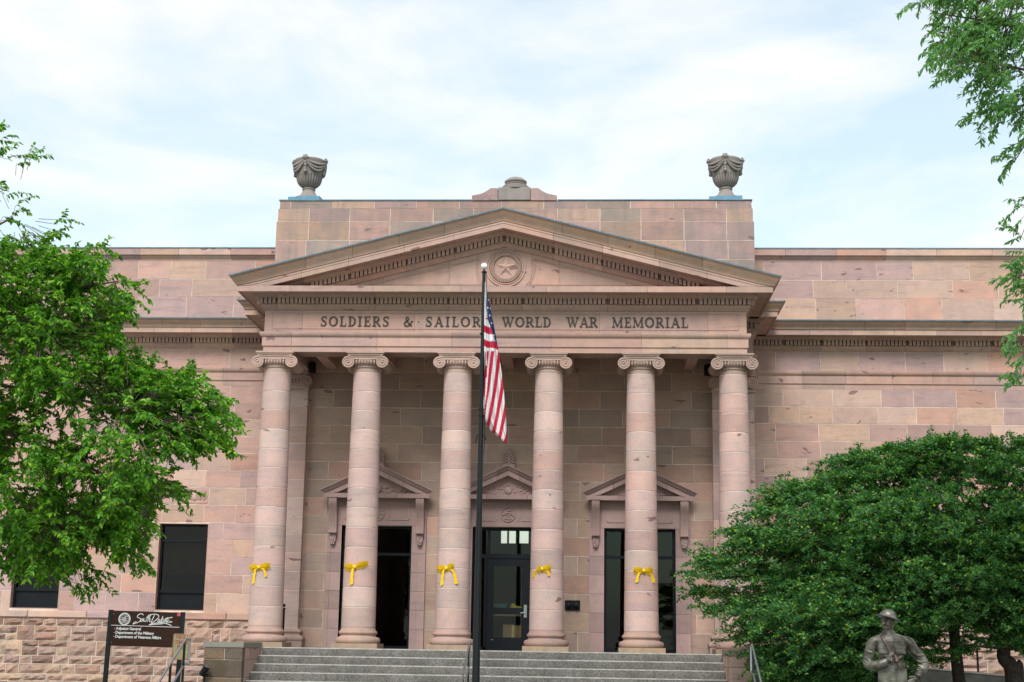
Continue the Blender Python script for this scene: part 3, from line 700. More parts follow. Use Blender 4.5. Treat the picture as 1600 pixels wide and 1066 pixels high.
def doorcase(cx, a, b):
    e = empty('door_surround', parent=bld)
    w = 1.17
    for sg in (-1, 1):
        xa = b if sg > 0 else cx - w; xb = cx + w if sg > 0 else a
        for z0, z1 in ((0, .44), (.446, .88), (.886, 1.315), (1.321, 1.75), (1.756, 2.185), (2.191, 2.84)):
            mb = MB().box(xa, xb, PY - .05, PY + .33, z0, z1); o = xb - .085 if sg > 0 else xa
            i0 = xa if sg > 0 else xb - .14
            mb.box(o, o + .085, PY - .062, PY, z0, z1).box(i0, i0 + .14, PY - .058, PY, z0, z1)
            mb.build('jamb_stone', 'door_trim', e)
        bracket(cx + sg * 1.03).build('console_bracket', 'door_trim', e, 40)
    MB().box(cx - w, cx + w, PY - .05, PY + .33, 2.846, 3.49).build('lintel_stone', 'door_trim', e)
    bd = MB(); z0, z1, X = 2.975, 3.40, .76
    for (p, q, r, s) in ((-X, -.3, z0, z0 + .02), (.3, X, z0, z0 + .02), (-X, X, z1 - .02, z1), (-X, -X + .02, z0, z1), (X - .02, X, z0, z1)): bd.box(cx + p, cx + q, PY - .066, PY, r, s)
    stroke(bd, [(cx + x, z) for x, z in arc(0, 3.132, .28, .28, -34, 46, 10)], .02, PY - .067); stroke(bd, [(cx + x, z) for x, z in arc(0, 3.132, .28, .28, 214, 134, 10)], .02, PY - .067)
    bd.build('lintel_border', 'door_trim', e)
    md = MB(); stroke(md, [(cx + x, z) for x, z in arc(0, 3.132, .165, .165, 0, 360, 30)], .02, PY - .075)
    md.box(cx - .16, cx + .16, PY - .072, PY - .05, 3.115, 3.128)
    for q in range(30):
        t = rnd.uniform(0, 6.28); r = rnd.uniform(.02, .13); md.ball((cx + r * math.cos(t), PY - .055, 3.132 + r * math.sin(t)), (.022, .02, .022), 6, 5)
    for q in (-50, -90, -130): stroke(md, [(cx, 3.12), (cx + .14 * math.cos(R(q)), 3.12 + .14 * math.sin(R(q)))], .016, PY - .073)
    md.build('lintel_medallion', 'door_trim', e, 50)
    # little pediment
    F = PY - .05
    hp = [(-.05, 3.491), (.12, 3.491), (.12, 3.47), (.255, 3.47), (.255, 3.575), (-.05, 3.58)]
    for p, q in ((-w - .02, -.5), (-.494, .46), (.466, w + .02)):
        f, l = p < -w, q > w
        MB().piece(hp, (cx, F), (1, 0), (0, -1), p + (0), q, -.25 if f else 0, .25 if l else 0).build('pediment_cornice', 'door_trim', e, 40)
    XT2, SL2 = 1.335, .466
    zf = lambda x, z: max(z + SL2 * (XT2 - abs(x - cx)), 3.578)
    up = [(-.05, 3.53), (.225, 3.53), (.25, 3.545), (.27, 3.585), (.31, 3.625), (.325, 3.63), (.325, 3.655), (-.05, 3.67)]
    lo = [(-.05, 3.41), (.13, 3.41), (.20, 3.418), (.215, 3.41), (.215, 3.527), (-.05, 3.527)]
    for nm, pr in (('pediment_cymatium', up), ('pediment_corona', lo)):
        for sg in (-1, 1):
            cuts = [(0, .26), (.266, .62), (.626, 1.02)]
            cuts[-1] = (.626, w - .16 if False else 1.02)
            for p, q in cuts:
                ex = .31 if q > 1 else 0
                if sg > 0: MB().piece(pr, (cx, F), (1, 0), (0, -1), p, q, 0, 0 if not ex else 1, zf, 4).build(nm, 'door_trim', e, 40)
                else: MB().piece(pr, (cx, F), (1, 0), (0, -1), -q, -p, 0 if not ex else -1, 0, zf, 4).build(nm, 'door_trim', e, 40)
    MB().ext([(cx - 1.12, 3.56), (cx + 1.12, 3.56), (cx, 3.41 + SL2 * XT2)], F - .03, PY + .1).build('pediment_field', 'door_trim', e)
    orn = MB()
    for q in range(60):
        x = rnd.uniform(-.7, .7); z = 3.6 + rnd.uniform(.02, .26) * (1 - abs(x) / .95); orn.ball((cx + x, F - .03, z), (.03, .025, .02), 6, 5)
    orn.ball((cx, F - .04, 3.69), (.09, .04, .09), 12, 8)
    orn.build('pediment_carving', 'door_trim', e, 50)['kind'] = 'stuff'
    ac = MB().box(cx - .14, cx + .15, F - .20, F, 4.16, 4.30)
    ac.ext([(cx - .13, 4.3), (cx + .14, 4.3), (cx + .14, 4.55), (cx + .06, 4.58), (cx + .045, 4.68), (cx - .02, 4.68), (cx - .035, 4.58), (cx - .12, 4.55)], F - .12, F)
    for i in range(8):
        for s in (-1, 1): ac.ball((cx + s * (.045 + .065 * (i % 2)), F - .13, 4.31 + i * .033), (.03, .03, .022), 6, 5)
    ac.ball((cx, F - .13, 4.6), (.035, .03, .07), 8, 6)
    ac.build('acroterion', 'door_trim', e, 50)
for (a, b) in OP: doorcase((a + b) / 2, a, b)
# ---- glazing
GY = PY + .19
def frame_rect(mb, x0, x1, z0, z1, t, ya, yb):
    mb.box(x0, x0 + t, ya, yb, z0, z1).box(x1 - t, x1, ya, yb, z0, z1).box(x0 + t, x1 - t, ya, yb, z1 - t, z1).box(x0 + t, x1 - t, ya, yb, z0, z0 + t)
def sidelight(a, b):
    e = empty('glazed_opening', parent=bld)
    mb = MB(); frame_rect(mb, a, b, .0, OZ, .06, GY - .05, GY + .06); mb.box(a + .06, b - .06, GY - .05, GY + .06, 2.15, 2.215)
    mb.build('frame', 'black', e)
    MB().box(a + .05, b - .05, GY, GY + .012, .06, 2.15).build('pane', 'glass', e); MB().box(a + .05, b - .05, GY, GY + .012, 2.215, OZ - .05).build('pane', 'glass', e)
sidelight(*OP[0]); sidelight(*OP[2])
e = empty('entrance_door', parent=bld); a, b = OP[1]
mb = MB(); frame_rect(mb, a, b, .0, OZ, .07, GY - .05, GY + .07); mb.box(a + .07, b - .07, GY - .05, GY + .07, 2.12, 2.22).box(-.52, -.46, GY - .05, GY + .07, 0, 2.12).box(.565, .63, GY - .05, GY + .07, 0, 2.12).box(-.46, -.40, GY - .05, GY + .07, 2.22, OZ - .07)
mb.build('frame', 'black', e)
MB().box(a + .06, b - .06, GY, GY + .012, 2.22, OZ - .06).build('transom_pane', 'clear', e)
MB().box(a + .06, -.52, GY, GY + .012, .06, 2.12).build('side_pane', 'glass', e); MB().box(.63, b - .06, GY, GY + .012, .06, 2.12).build('side_pane', 'glass', e)
lf = slab(MB(), -.455, .56, .01, 2.115, GY - .03, GY + .02, [(-.30, .365, .98, 1.94), (-.30, .365, .30, .83)]).build('door_leaf', 'black', e)
MB().box(-.31, .375, GY - .005, GY + .004, .97, 1.95).build('pane', 'clear', lf); MB().box(-.31, .375, GY - .005, GY + .004, .29, .84).build('pane', 'clear', lf)
MB().box(.42, .49, GY - .05, GY - .028, .76, 1.05).tube([(.455, GY - .05, .87), (.455, GY - .09, .87), (.34, GY - .09, .862)], .014, 8).build('door_handle', 'silver', lf)
MB().box(-.335, -.29, GY - .034, GY - .029, .235, .25).build('door_plate', 'silver', lf)
# lobby behind the doors: its far windows look out at the sky
lob = MB()
yb_ = 12.0
def farz(px0, px1, py0, py1):
    p = at(px0, py1, yb_); q = at(px1, py0, yb_); return (p.x, q.x, p.z, q.z)
fw = [farz(782, 792.5, 828, 849), farz(794.5, 806, 828, 849), farz(811, 826, 828, 849), farz(829, 850, 828, 849)]
fw = [(x0, x1, z0, z0 + 1.3) for x0, x1, z0, z1 in fw]
slab(lob, -4.8, 4.8, -.05, 5.2, yb_, yb_ + .3, fw)
lob.box(-4.9, -4.8, PY + .36, yb_ + .3, -.05, 5.2).box(4.8, 4.9, PY + .36, yb_ + .3, -.05, 5.2).box(-4.9, 4.9, PY + .36, yb_ + .3, 5.2, 5.3)
lob.build('lobby', 'room', bld)
MB().box(-5.2, 5.2, PY + .36, yb_ + .3, -.12, -.02).build('lobby_floor', 'darkroom', bld)
MB().box(-1.25, -1.15, PY + .4, 9.5, 0, 5.1).box(1.35, 1.45, PY + .4, 9.5, 0, 5.1).build('lobby_partition', 'darkroom', bld)
# ---- wing windows and rooms behind
def wing_window(a, b, z0, z1):
    e = empty('window', parent=bld); y = WY + .22
    mb = MB(); frame_rect(mb, a + .003, b - .003, z0 + .002, z1 - .003, .055, y - .06, y + .06); mb.box(a + .055, b - .055, y - .06, y + .06, 2.53, 2.60).box(a + .055, b - .055, y - .06, y + .06, 1.27, 1.35)
    mb.build('frame', 'black', e)
    rv = MB(); frame_rect(rv, a - .003, b + .003, z0 - .003, z1 + .003, .013, WY + .001, y - .062); rv.build('stone_reveal', 'wall', e)
    MB().box(a + .05, b - .05, y - .01, y + .02, z0 + .05, 1.28).build('spandrel_panel', 'black', e)
    MB().box(a + .06, b - .06, y + .09, y + .1, 1.72, z1 - .01).build('reflection_panel', 'reflection_panel', e)  # brown panel added behind the glass to stand in for a reflection
    MB().box(a + .05, b - .05, y, y + .01, 1.35, 2.53).build('pane', 'glass', e); MB().box(a + .05, b - .05, y, y + .01, 2.6, z1 - .05).build('pane', 'glass', e)
M['reflection_panel'] = plain('brown reflection panel', (.26, .15, .09), .9, 0, .15, 4)
for w_ in winL[:2] + winR: wing_window(*w_)
rm = MB()
for a, b in ((-WX, -CX0), (CX0, WX)):
    rm.box(a, b, WY + 5, WY + 5.2, TZ, 9.6).box(a, b, WY + .45, WY + 5.2, 8.0, 8.2).box(a, b, WY + .45, WY + 5.2, -.2, -.1).box(a, a + .2, WY + .45, WY + 5.1, -.1, 8.0).box(b - .2, b, WY + .45, WY + 5.1, -.1, 8.0)
rm.build('wing_rooms', 'darkroom', bld)
MB().box(-5.6, 5.6, AY, yb_ + .3, 8.0, 8.15).build('main_roof', 'roof', bld)
# carved panel on the left wing
cv = empty('carved_panel', parent=bld)
MB().block(-8.355, -7.625, WY + .004, 3.461, 3.884, .12, .005).build('panel_stone', 'wall', cv)
mb = MB(); frame_rect(mb, -8.33, -7.65, 3.50, 3.80, .015, WY - .006, WY + .02)
for i in range(3):
    for s in (-1, 1):
        sp = [(-7.99 + s * (.08 + i * .1) + (.07 * (1 - t / 20)) * math.cos(t * .6 * s), WY - .006, 3.65 + (.09 * (1 - t / 20)) * math.sin(t * .6 + i)) for t in range(20)]
        mb.tube(sp, .011, 5)
mb.ball((-7.99, WY, 3.65), (.06, .03, .1), 8, 6)
mb.build('panel_carving', 'wall', cv, 60)
mass.build('hidden_ashlar', 'wall', bld)['kind'] = 'stuff'

# ---- rock faced basement courses
def rubble(parent, x0, x1, ztop, zbot, Y, seed, hs, lo, hi, mat='rubble', name='rubble_stone', amp=.04):
    r = random.Random(seed); z = ztop; rows = []; amp *= 1.35
    while z > zbot:
        h = r.choice(hs); rows.append((z - h, z)); z -= h
    for zb, zt in rows:
        x = x0 - r.uniform(0, .3)
        while x < x1:
            w = r.uniform(lo, hi)
            cells = [(x, x + w, zb, zt)]
            if zt - zb > .24 and r.random() < .55:
                m = zb + (zt - zb) * r.uniform(.4, .6); cells = [(x, x + w, zb, m), (x, x + w, m, zt)]
                if w > .5 and r.random() < .5: k = x + w * r.uniform(.35, .65); cells = [(x, k, zb, m), (k, x + w, zb, m), (x, x + w, m, zt)]
            for (a, b, c, d) in cells:
                a = max(a, x0)
                if b - a < .06 or a >= x1: continue
                b = min(b, x1 + .3)
                g = .009; nx = max(2, min(5, int((b - a) / .1))); nz_ = 3
                v = []; f = []
                for j in range(nz_ + 1):
                    for i in range(nx + 1):
                        e_ = (i in (0, nx)) or (j in (0, nz_))
                        X = a + g + (b - a - 2 * g) * i / nx; Z = c + g + (d - c - 2 * g) * j / nz_
                        v.append((X + (0 if e_ else r.uniform(-.01, .01)), Y - (0.006 if e_ else amp * r.uniform(.35, 1.35)), Z + (0 if e_ else r.uniform(-.012, .012))))
                n1 = nx + 1
                for j in range(nz_):
                    for i in range(nx): q = j * n1 + i; f.append((q, q + 1, q + n1 + 1, q + n1))
                k0 = len(v); v += [(a + g, Y + .05, c + g), (b - g, Y + .05, c + g), (b - g, Y + .05, d - g), (a + g, Y + .05, d - g)]
                f += [tuple([k0, k0 + 1] + list(range(nx, -1, -1))), tuple([k0 + 2, k0 + 3] + list(range(nz_ * n1, nz_ * n1 + n1))),
                      tuple([k0 + 3, k0] + [j * n1 for j in range(nz_ + 1)]), tuple([k0 + 1, k0 + 2] + [j * n1 + nx for j in range(nz_, -1, -1)])]
                tgt = MB().add(v, f)
                if hidden((a + b) / 2, Y, (c + d) / 2) and mat == 'rubble': mass2.add(v, f)
                else: tgt.build(name, mat, parent)
            x += w
mass2 = MB()
for w_, a, b in ((wl, -WX, -CX0), (wr, CX0, WX)): MB().box(a, b, WY - .033, WY + .02, TZ - .1, .615).build('rubble_mortar', 'rubblemortar', w_)
rubble(wl, -13.6, -CX0 - .1, .615, -1.15, WY - .03, 3, [.16, .2, .24, .3, .36], .22, .75)
rubble(wr, CX0 + .1, 13.2, .615, -1.15, WY - .03, 5, [.26, .3, .36], .5, 1.1, amp=.05)
mass2.build('hidden_rubble', 'rubble', bld)['kind'] = 'stuff'

# ------------------------------------------------------------------ front steps
st_ = empty('front_steps', (0, -.6, TZ)); tag(st_, 'broad speckled grey granite steps below the portico columns', 'steps')
def kid(o, root):
    o.parent = root; o.matrix_parent_inverse = Matrix.Translation(-Vector(root.location)); return o
SX0, SX1 = -5.03, 4.75
r6 = random.Random(8)
for k in range(7):
    zt = -.1666 * k; yf = -.62 - .35 * k
    js = [SX0, *sorted([-3.2 + r6.uniform(-.4, .4), -.6 + r6.uniform(-.5, .5), 1.7 + r6.uniform(-.6, .6), 3.3 + r6.uniform(-.3, .3)]), SX1]
    for a, b in zip(js[:-1], js[1:]):
        yb = yf + .5 if k else PY + .3
        prof = [(yf, zt - .1666), (yf, zt - .022), (yf + .005, zt - .010), (yf + .014, zt - .003), (yf + .03, zt), (yb, zt), (yb, zt - .1666)]
        n = len(prof); v = [(x, y, z) for x in (a + .002, b - .002) for y, z in prof]
        f = [tuple(range(n)), tuple(reversed(range(n, 2 * n)))] + [(i, n + i, n + (i + 1) % n, (i + 1) % n) for i in range(n)]
        kid(MB().add(v, f).build('step_stone', 'granite', None, 30), st_)
        kid(MB().box(a + .002, b - .002, yf - .004, yf + .03, zt - .019, zt + .0025).build('pale_nosing', 'nosing', None), st_)  # paler strip along the front edge of each step

# ------------------------------------------------------------------ cheek walls beside the steps
def cheek(x0, x1, label, dark, inner):
    root = empty('cheek_wall', ((x0 + x1) / 2, -1.5, TZ)); tag(root, label, 'wall', 'low walls flanking the steps')
    y0, y1 = -2.35, -.63
    kid(MB().box(x0 + .02, x1 - .02, y0 + .02, y1, TZ, -.012).build('core', 'mortar', None), root)
    r = random.Random(int(abs(x0) * 10)); z = -.022
    for h in (.24, .36, .36, .3):
        xs = [x0, x0 + (x1 - x0) * r.uniform(.4, .62), x1] if h < .3 else [x0, x1]
        for a, b in zip(xs[:-1], xs[1:]):
            n = MB(); n.block(a + .006, b - .006, y0, z - h + .012, z, .2, .012); kid(n.build('cheek_stone', dark, None), root)
        ys = [y0 + .2, y0 + .2 + r.uniform(.4, .7), y1]
        xi, xo = (x1, x0) if inner > 0 else (x0, x1)
        for a, b in zip(ys[:-1], ys[1:]):
            m = MB().box(xi - .1 if inner > 0 else xi, xi if inner > 0 else xi + .1, a + .006, b - .006, z - h + .012, z); kid(m.build('cheek_stone', 'wall', None), root)
            m = MB().box(xo if inner > 0 else xo - .1, xo + .1 if inner > 0 else xo, a + .006, b - .006, z - h + .012, z); kid(m.build('cheek_stone', dark, None), root)
        z -= h
    kid(MB().box(x0 - .012, x1 + .008, y0 - .012, y1, -.012, .095).build('cap_stone', 'cap_stone', None), root)
cheek(-5.84, -5.035, 'soot darkened low stone wall at the left end of the granite steps', 'dark_stone', 1)
cheek(4.755, 5.56, 'low stone wall at the right end of the steps, beside the shrub', 'wall', -1)

# ------------------------------------------------------------------ urns on the attic
def urn(x, label):
    z0 = 11.066; y = AY + .42
    root = empty('urn', (x, y, z0)); tag(root, label, 'urn', 'stone urns on the attic')
    def loc(mb, nm, mat, sm=45): o = mb.build(nm, mat, root, sm); return o
    loc(MB().box(-.41, .41, -.40, .40, .0, .10), 'base_flashing', 'blue', None)
    loc(MB().lathe([(.37, .10), (.37, .13), (.355, .155), (.30, .175), (.25, .20), (.205, .25), (.172, .31), (.152, .36), (.15, .37), (.168, .38), (.172, .398), (.158, .415), (.142, .42), (.14, .44), (.15, .455)], n=40), 'foot', 'urn')
    def gad(a, z, r):
        k = max(0, min(1, (z - .46) / .05)) * max(0, min(1, (.76 - z) / .05)); return r * (1 - .075 * k * (0.5 - .5 * math.cos(a * 26)) ** 2 * 1.6)
    loc(MB().lathe([(r, z + .095) for r, z in [(.13, .34), (.19, .36), (.24, .40), (.285, .45), (.312, .51), (.327, .57), (.335, .63), (.342, .66), (.338, .675), (.35, .72), (.362, .80), (.375, .90), (.385, .98), (.395, 1.01), (.40, 1.04), (.39, 1.065), (.36, 1.07), (.33, 1.05), (.30, 1.0)]], n=156, rad=gad), 'bowl', 'urn')
    ang = [R(-90), R(0), R(90), R(180)]
    for i in range(4):
        a0, a1 = ang[i], ang[i] + R(90)
        mb = MB()
        for q, (sag, off, rr) in enumerate(((.13, .028, .032), (.21, .022, .036), (.28, .018, .036), (.075, .018, .026))):
            pts = []
            for j in range(17):
                t = j / 16; a = a0 + (a1 - a0) * t; z = 1.11 - q * .008 - sag * (1 - (2 * t - 1) ** 2); r = .372 + .02 * (z - .845) / .25 + off
                pts.append((r * math.cos(a), r * math.sin(a), z))
            mb.tube(pts, [rr * (.45 + .55 * math.sin(math.pi * j / 16)) for j in range(17)], 7)
        loc(mb, 'swag', 'urn', 60)
        mb = MB(); c, s = math.cos(a0), math.sin(a0)
        mb.ball((.42 * c, .42 * s, 1.135), (.062, .062, .062), 10, 8)
        for k in range(6):
            t = 2 * math.pi * k / 6; mb.ball((.42 * c - s * .06 * math.cos(t), .42 * s + c * .06 * math.cos(t), 1.135 + .06 * math.sin(t)), .03, 6, 5)
        for k, (w, zz) in enumerate(((.042, 1.025), (.05, .945), (.042, .865), (.055, .795))): mb.ball(((.40 - .01 * k) * c, (.40 - .01 * k) * s, zz), (w, w, .06), 8, 6)
        loc(mb, 'rosette_pendant', 'urn', 60)
    root.rotation_euler.z = R(-6)
uy = AY + .42
urn(at(477, 309, uy - .4).x, 'grey carved stone urn with swags on the left end of the attic')
urn(at(1136.5, 308, uy - .4).x, 'grey carved stone urn with swags on the right end of the attic')

# ------------------------------------------------------------------ flagpole and flag
FPY = -5.0; fx = at(750, 740, FPY).x
fp = empty('flagpole', (fx, FPY, TZ)); tag(fp, 'tall dark tapered flagpole with a white ball on top', 'flagpole')
ztop = at(757, 425, FPY).z
kid(MB().tube([(fx, FPY, TZ), (fx, FPY, .2), (fx, FPY, 3.2), (fx, FPY, ztop)], [.072, .068, .052, .032], 20).build('pole', 'pole', None, 60), fp)
kid(MB().lathe([(.16, TZ), (.16, TZ + .05), (.11, TZ + .1), (.08, TZ + .14)], fx, FPY, 24).build('base_collar', 'pole', None, 50), fp)
kid(MB().lathe([(.04, ztop - .03), (.045, ztop - .02), (.045, ztop + .01), (.02, ztop + .012), (.016, ztop + .06)], fx, FPY, 16).build('truck', 'pole', None, 50), fp)
kid(MB().ball((fx, FPY, ztop + .115), .062, 20, 14).build('ball_finial', 'white', None, 80), fp)
hal = [(fx + .055, FPY - .03, ztop), (fx + .062, FPY - .04, 5), (fx + .075, FPY - .05, 3.9), (fx + .07, FPY - .055, 3.6)]
kid(MB().tube(hal, .006, 5).build('halyard', 'iron', None), fp)
zc = at(748, 680, FPY).z
kid(MB().tube([(fx - .085, FPY - .04, zc - .16), (fx - .07, FPY - .06, zc - .04), (fx - .05, FPY - .06, zc)], .012, 6).tube([(fx + .095, FPY - .04, zc - .10), (fx + .08, FPY - .06, zc - .02), (fx + .05, FPY - .06, zc)], .012, 6).build('cleat', 'pole', None), fp)
for q in (522, 640, 650): kid(MB().lathe([(.058, at(750, q, FPY).z - .012), (.058, at(750, q, FPY).z + .012)], fx, FPY, 16).build('pole_band', 'iron', None), fp)

def make_flag():
    ny, nxf, nxb = 250, 44, 26; vs, cols, fs = [], [], []
    ys = np.linspace(441, 693, ny)
    lx = lambda y: np.interp(y, [441, 470, 500, 545, 560, 600, 640, 655, 672, 693], [757.5, 757, 756.6, 756.4, 757, 756.2, 755.5, 756.5, 765.5, 790])
    rx = lambda y: np.interp(y, [441, 460, 480, 510, 545, 570, 610, 650, 680, 693], [758.6, 762, 766, 772, 778.5, 782, 787.3, 790.6, 792.2, 791.6])
    RED, WHT, BLU = (.52, .008, .045, 1), (.78, .78, .8, 1), (.008, .022, .10, 1)
    stars = [(763.5, 469), (766.5, 482), (769.5, 494), (772.2, 506.5), (774.6, 519), (776.6, 531), (768.2, 505), (771.5, 524), (774.8, 539), (762, 481), (765.2, 493)]
    def colour(x, y, back):
        if back: 
            k = int(((y - 441) / 19 + (x - 757) * .05)); return RED if k % 2 else WHT
        if y < 549:
            xc = np.interp(y, [441, 497, 505, 545, 549], [759.3, 761.5, 764, 778.2, 779.5])
            if x >= xc:
                for sx, sy in stars:
                    if (x - sx) ** 2 + ((y - sy) * .8) ** 2 < 1.15: return WHT
                return BLU
            if y < 497: return WHT
            v = 7 + ((y - 497) - .30 * (x - 757) - 1.2 * math.sin((x - 757) * .3)) / 11
        else:
            r_ = rx(y); v = 7 * (692 - y) / 147 + .0139 * 13 * (r_ - x) * (1 + .0 * y)
            v += .9 / (1 + math.exp((x - 764 + (y - 549) * .07) * 1.2))
        return RED if int(math.floor(v)) % 2 == 0 else WHT
    for j, y in enumerate(ys):
        a, b = lx(y), rx(y); W_ = b - a
        amp = .05 + .12 * min(1, (y - 441) / 90)
        for i in range(nxf):
            t = i / (nxf - 1); x = a + W_ * t
            dpt = -amp * (.55 * math.sin(math.pi * t) + .32 * math.sin(2 * math.pi * (t * 1.6 + (y - 441) * .0035)) + .13 * math.sin(7 * math.pi * t + y * .02))
            if y > 549 and x < 766: dpt += .05 * (1 - (x - a) / max(766 - a, 1)) * math.sin((y - 549) * .06)
            p = at(x, y, FPY - .02); dd = Vector(ray(x, y)); p = p + dd * (dpt / dd.y)
            vs.append(p); cols.append(colour(x, y, False))
        for i in range(1, nxb + 1):
            t = i / nxb; x = b - W_ * .92 * t
            dpt = .03 + amp * (1.1 * math.sin(math.pi * min(t * 1.05, 1)) + .25 * math.sin(5 * math.pi * t + y * .015) * t)
            p = at(x, y, FPY - .02); dd = Vector(ray(x, y)); p = p + dd * (dpt / dd.y)
            vs.append(p); cols.append(colour(x, y, True))
    n = nxf + nxb
    for j in range(ny - 1):
        for i in range(n - 1): q = j * n + i; fs.append((q, q + 1, q + n + 1, q + n))
    me = bpy.data.meshes.new('flag'); me.from_pydata([tuple(v) for v in vs], [], fs)
    ca = me.color_attributes.new('print', 'FLOAT_COLOR', 'POINT'); ca.data.foreach_set('color', np.array(cols, 'f').ravel())
    for p in me.polygons: p.use_smooth = True
    m, t, b, o = newmat('printed flag nylon'); at_n = N(t, 'ShaderNodeVertexColor', layer_name='print'); t.links.new(at_n.outputs[0], b.inputs['Base Color'])
    b.inputs['Roughness'].default_value = .7; tl = N(t, 'ShaderNodeBsdfTranslucent'); t.links.new(at_n.outputs[0], tl.inputs[0])
    x = N(t, 'ShaderNodeMixShader'); x.inputs[0].default_value = .25; t.links.new(b.outputs[0], x.inputs[1]); t.links.new(tl.outputs[0], x.inputs[2]); t.links.new(x.outputs[0], o.inputs[0])
    me.materials.append(m); ob = bpy.data.objects.new('flag', me); COL.objects.link(ob)
    tag(ob, 'red, white and blue striped flag hanging limp from the dark flagpole', 'flag')
make_flag()

# ------------------------------------------------------------------ yellow ribbon bows on the columns
def strip(mb, path, wdir, w, th=.004):
    """ribbon of thickness th along a path; w = width (or list), wdir = width direction"""
    P = [Vector(p) for p in path]; n = len(P); ws = w if hasattr(w, '__len__') else [w] * n; wd_ = Vector(wdir).normalized(); v = []
    for i, p in enumerate(P):
        t = (P[min(i + 1, n - 1)] - P[max(i - 1, 0)]).normalized(); nn = t.cross(wd_)
        if nn.length < 1e-4: nn = Vector((0, -1, 0))
        nn.normalize(); h = wd_ * ws[i] / 2
        v += [p - h - nn * th / 2, p + h - nn * th / 2, p + h + nn * th / 2, p - h + nn * th / 2]
    f = []
    for i in range(n - 1):
        for k in range(4): f.append((4 * i + k, 4 * i + (k + 1) % 4, 4 * i + 4 + (k + 1) % 4, 4 * i + 4 + k))
    f += [(0, 1, 2, 3), (4 * n - 4, 4 * n - 3, 4 * n - 2, 4 * n - 1)]
    mb.add(v, f)
def bow(i, px, py, loopL, loopR, tails, label):
    """offsets in photo pixels relative to the knot"""
    cx = (i - 2.5) * S; k = at(px, py, -.40); zc = k.z
    rc = .36
    def on(dx, dz, out=.0):
        x = k.x + dx / 66; z = zc - dz / 69
        q = min(.97, abs(x - cx) / rc); y = -math.sqrt(1 - q * q) * rc if abs(x - cx) < rc * .97 else -.09
        return Vector((x, y - .02 - out, z))
    root = empty('yellow_bow', on(0, 0)); tag(root, label, 'ribbon', 'yellow bows tied on the columns')
    r = random.Random(i)
    for ex, ez in (loopL, loopR):
        mb = MB()
        for q in range(2):
            s = 1.05 - .3 * q; oz = (q - .5) * 2
            pts = smoothpath([on(0, 0, .02), on(ex * .4 * s, ez * .4 - 2.5 + oz, .06), on(ex * .85 * s, ez * .9 - 2.2 + oz, .075), on(ex * s, ez + oz, .05), on(ex * .8 * s, ez * .9 + 2.2 + oz, .015), on(ex * .4 * s, ez * .4 + 1.5 + oz, .012), on(0, 1, .015)], 5)
            n = len(pts); strip(mb, pts, (0.1, -.55, 1), [.052 + .03 * math.sin(math.pi * j / (n - 1)) + .006 * math.sin(j * 1.9 + q) for j in range(n)])
        kid(mb.build('loop', 'yellow', None, 60), root)
    for ex, ez, w in tails:
        mb = MB(); pts = smoothpath([on(ex * .1, 0, .03), on(ex * .6, ez * .12, .035), on(ex * .85, ez * .5, .03), on(ex, ez, .015)], 6)
        n = len(pts); strip(mb, pts, (1, -.25, .25), [.04 + (w - .04) * j / (n - 1) + .006 * math.sin(j * 1.3) for j in range(n)])
        kid(mb.build('tail', 'yellow', None, 60), root)
    kid(MB().ball(on(0, 0, .03), (.04, .035, .04), 10, 8).build('knot', 'yellow', None, 60), root)
bow(0, 404, 886.5, (-16, 1), (16, -1), [(-8, 24, .07), (11, 14, .06)], 'yellow ribbon bow with two tails on the leftmost column')
bow(1, 554, 886, (-15, 1), (18, -4), [(-4, 26, .08)], 'yellow ribbon bow with one hanging tail on the second column from left')
bow(2, 697, 888, (-14, 2), (11, -2), [(-6, 25, .07), (15, 23, .08)], 'yellow ribbon bow with two long tails on the column left of the flagpole')
bow(3, 847, 889, (-7, 2), (12, 0), [(-13, 12, .09), (10, 10, .06)], 'small yellow ribbon bow on the column right of the entrance door')
bow(4, 1006, 892, (-14, 1), (12, 1), [(-10, 17, .07), (14, 17, .08)], 'yellow ribbon bow on the column before the right hand glazed opening')

# ------------------------------------------------------------------ handrails
def rail(X, Y0, Z0, ln, label, mid=-.42, ext=.28, slope=.476):
    root = empty('handrail', (X, Y0, TZ)); tag(root, label, 'handrail', 'steel handrails')
    P = smoothpath([(X, Y0 - ln, Z0 - ln * slope), (X, Y0 - .06, Z0 - .03), (X, Y0 + .02, Z0), (X, Y0 + ext - .03, Z0), (X, Y0 + ext, Z0 - .03), (X, Y0 + ext, Z0 + mid + .03), (X, Y0 + ext - .03, Z0 + mid), (X, Y0 + .02, Z0 + mid), (X, Y0 - .06, Z0 + mid - .03), (X, Y0 - ln, Z0 + mid - ln * slope)], 4)
    kid(MB().tube(P, .019, 10).build('rail_tube', 'steel', None, 60), root)
    for q in (.05, ln * .55, ln - .1):
        zz = Z0 - q * slope
        kid(MB().tube([(X, Y0 - q, zz), (X, Y0 - q, max(TZ, min(TZ, zz - .9)))], .022, 10).build('post', 'green_post', None, 60), root)
rl = at(290, 999.5, -7); rail(rl.x, -7, rl.z, 1.5, 'steel tube handrail in front of the tobacco sign at lower left')
rl = at(733, 1007, -2.3); rail(rl.x, -2.3, rl.z, 2.4, 'steel tube handrail on the steps just left of the flagpole')
rl = at(1176, 1010, -7.2); rail(rl.x, -7.2, rl.z, 1.5, 'steel tube handrail in front of the left side of the right hand tree')

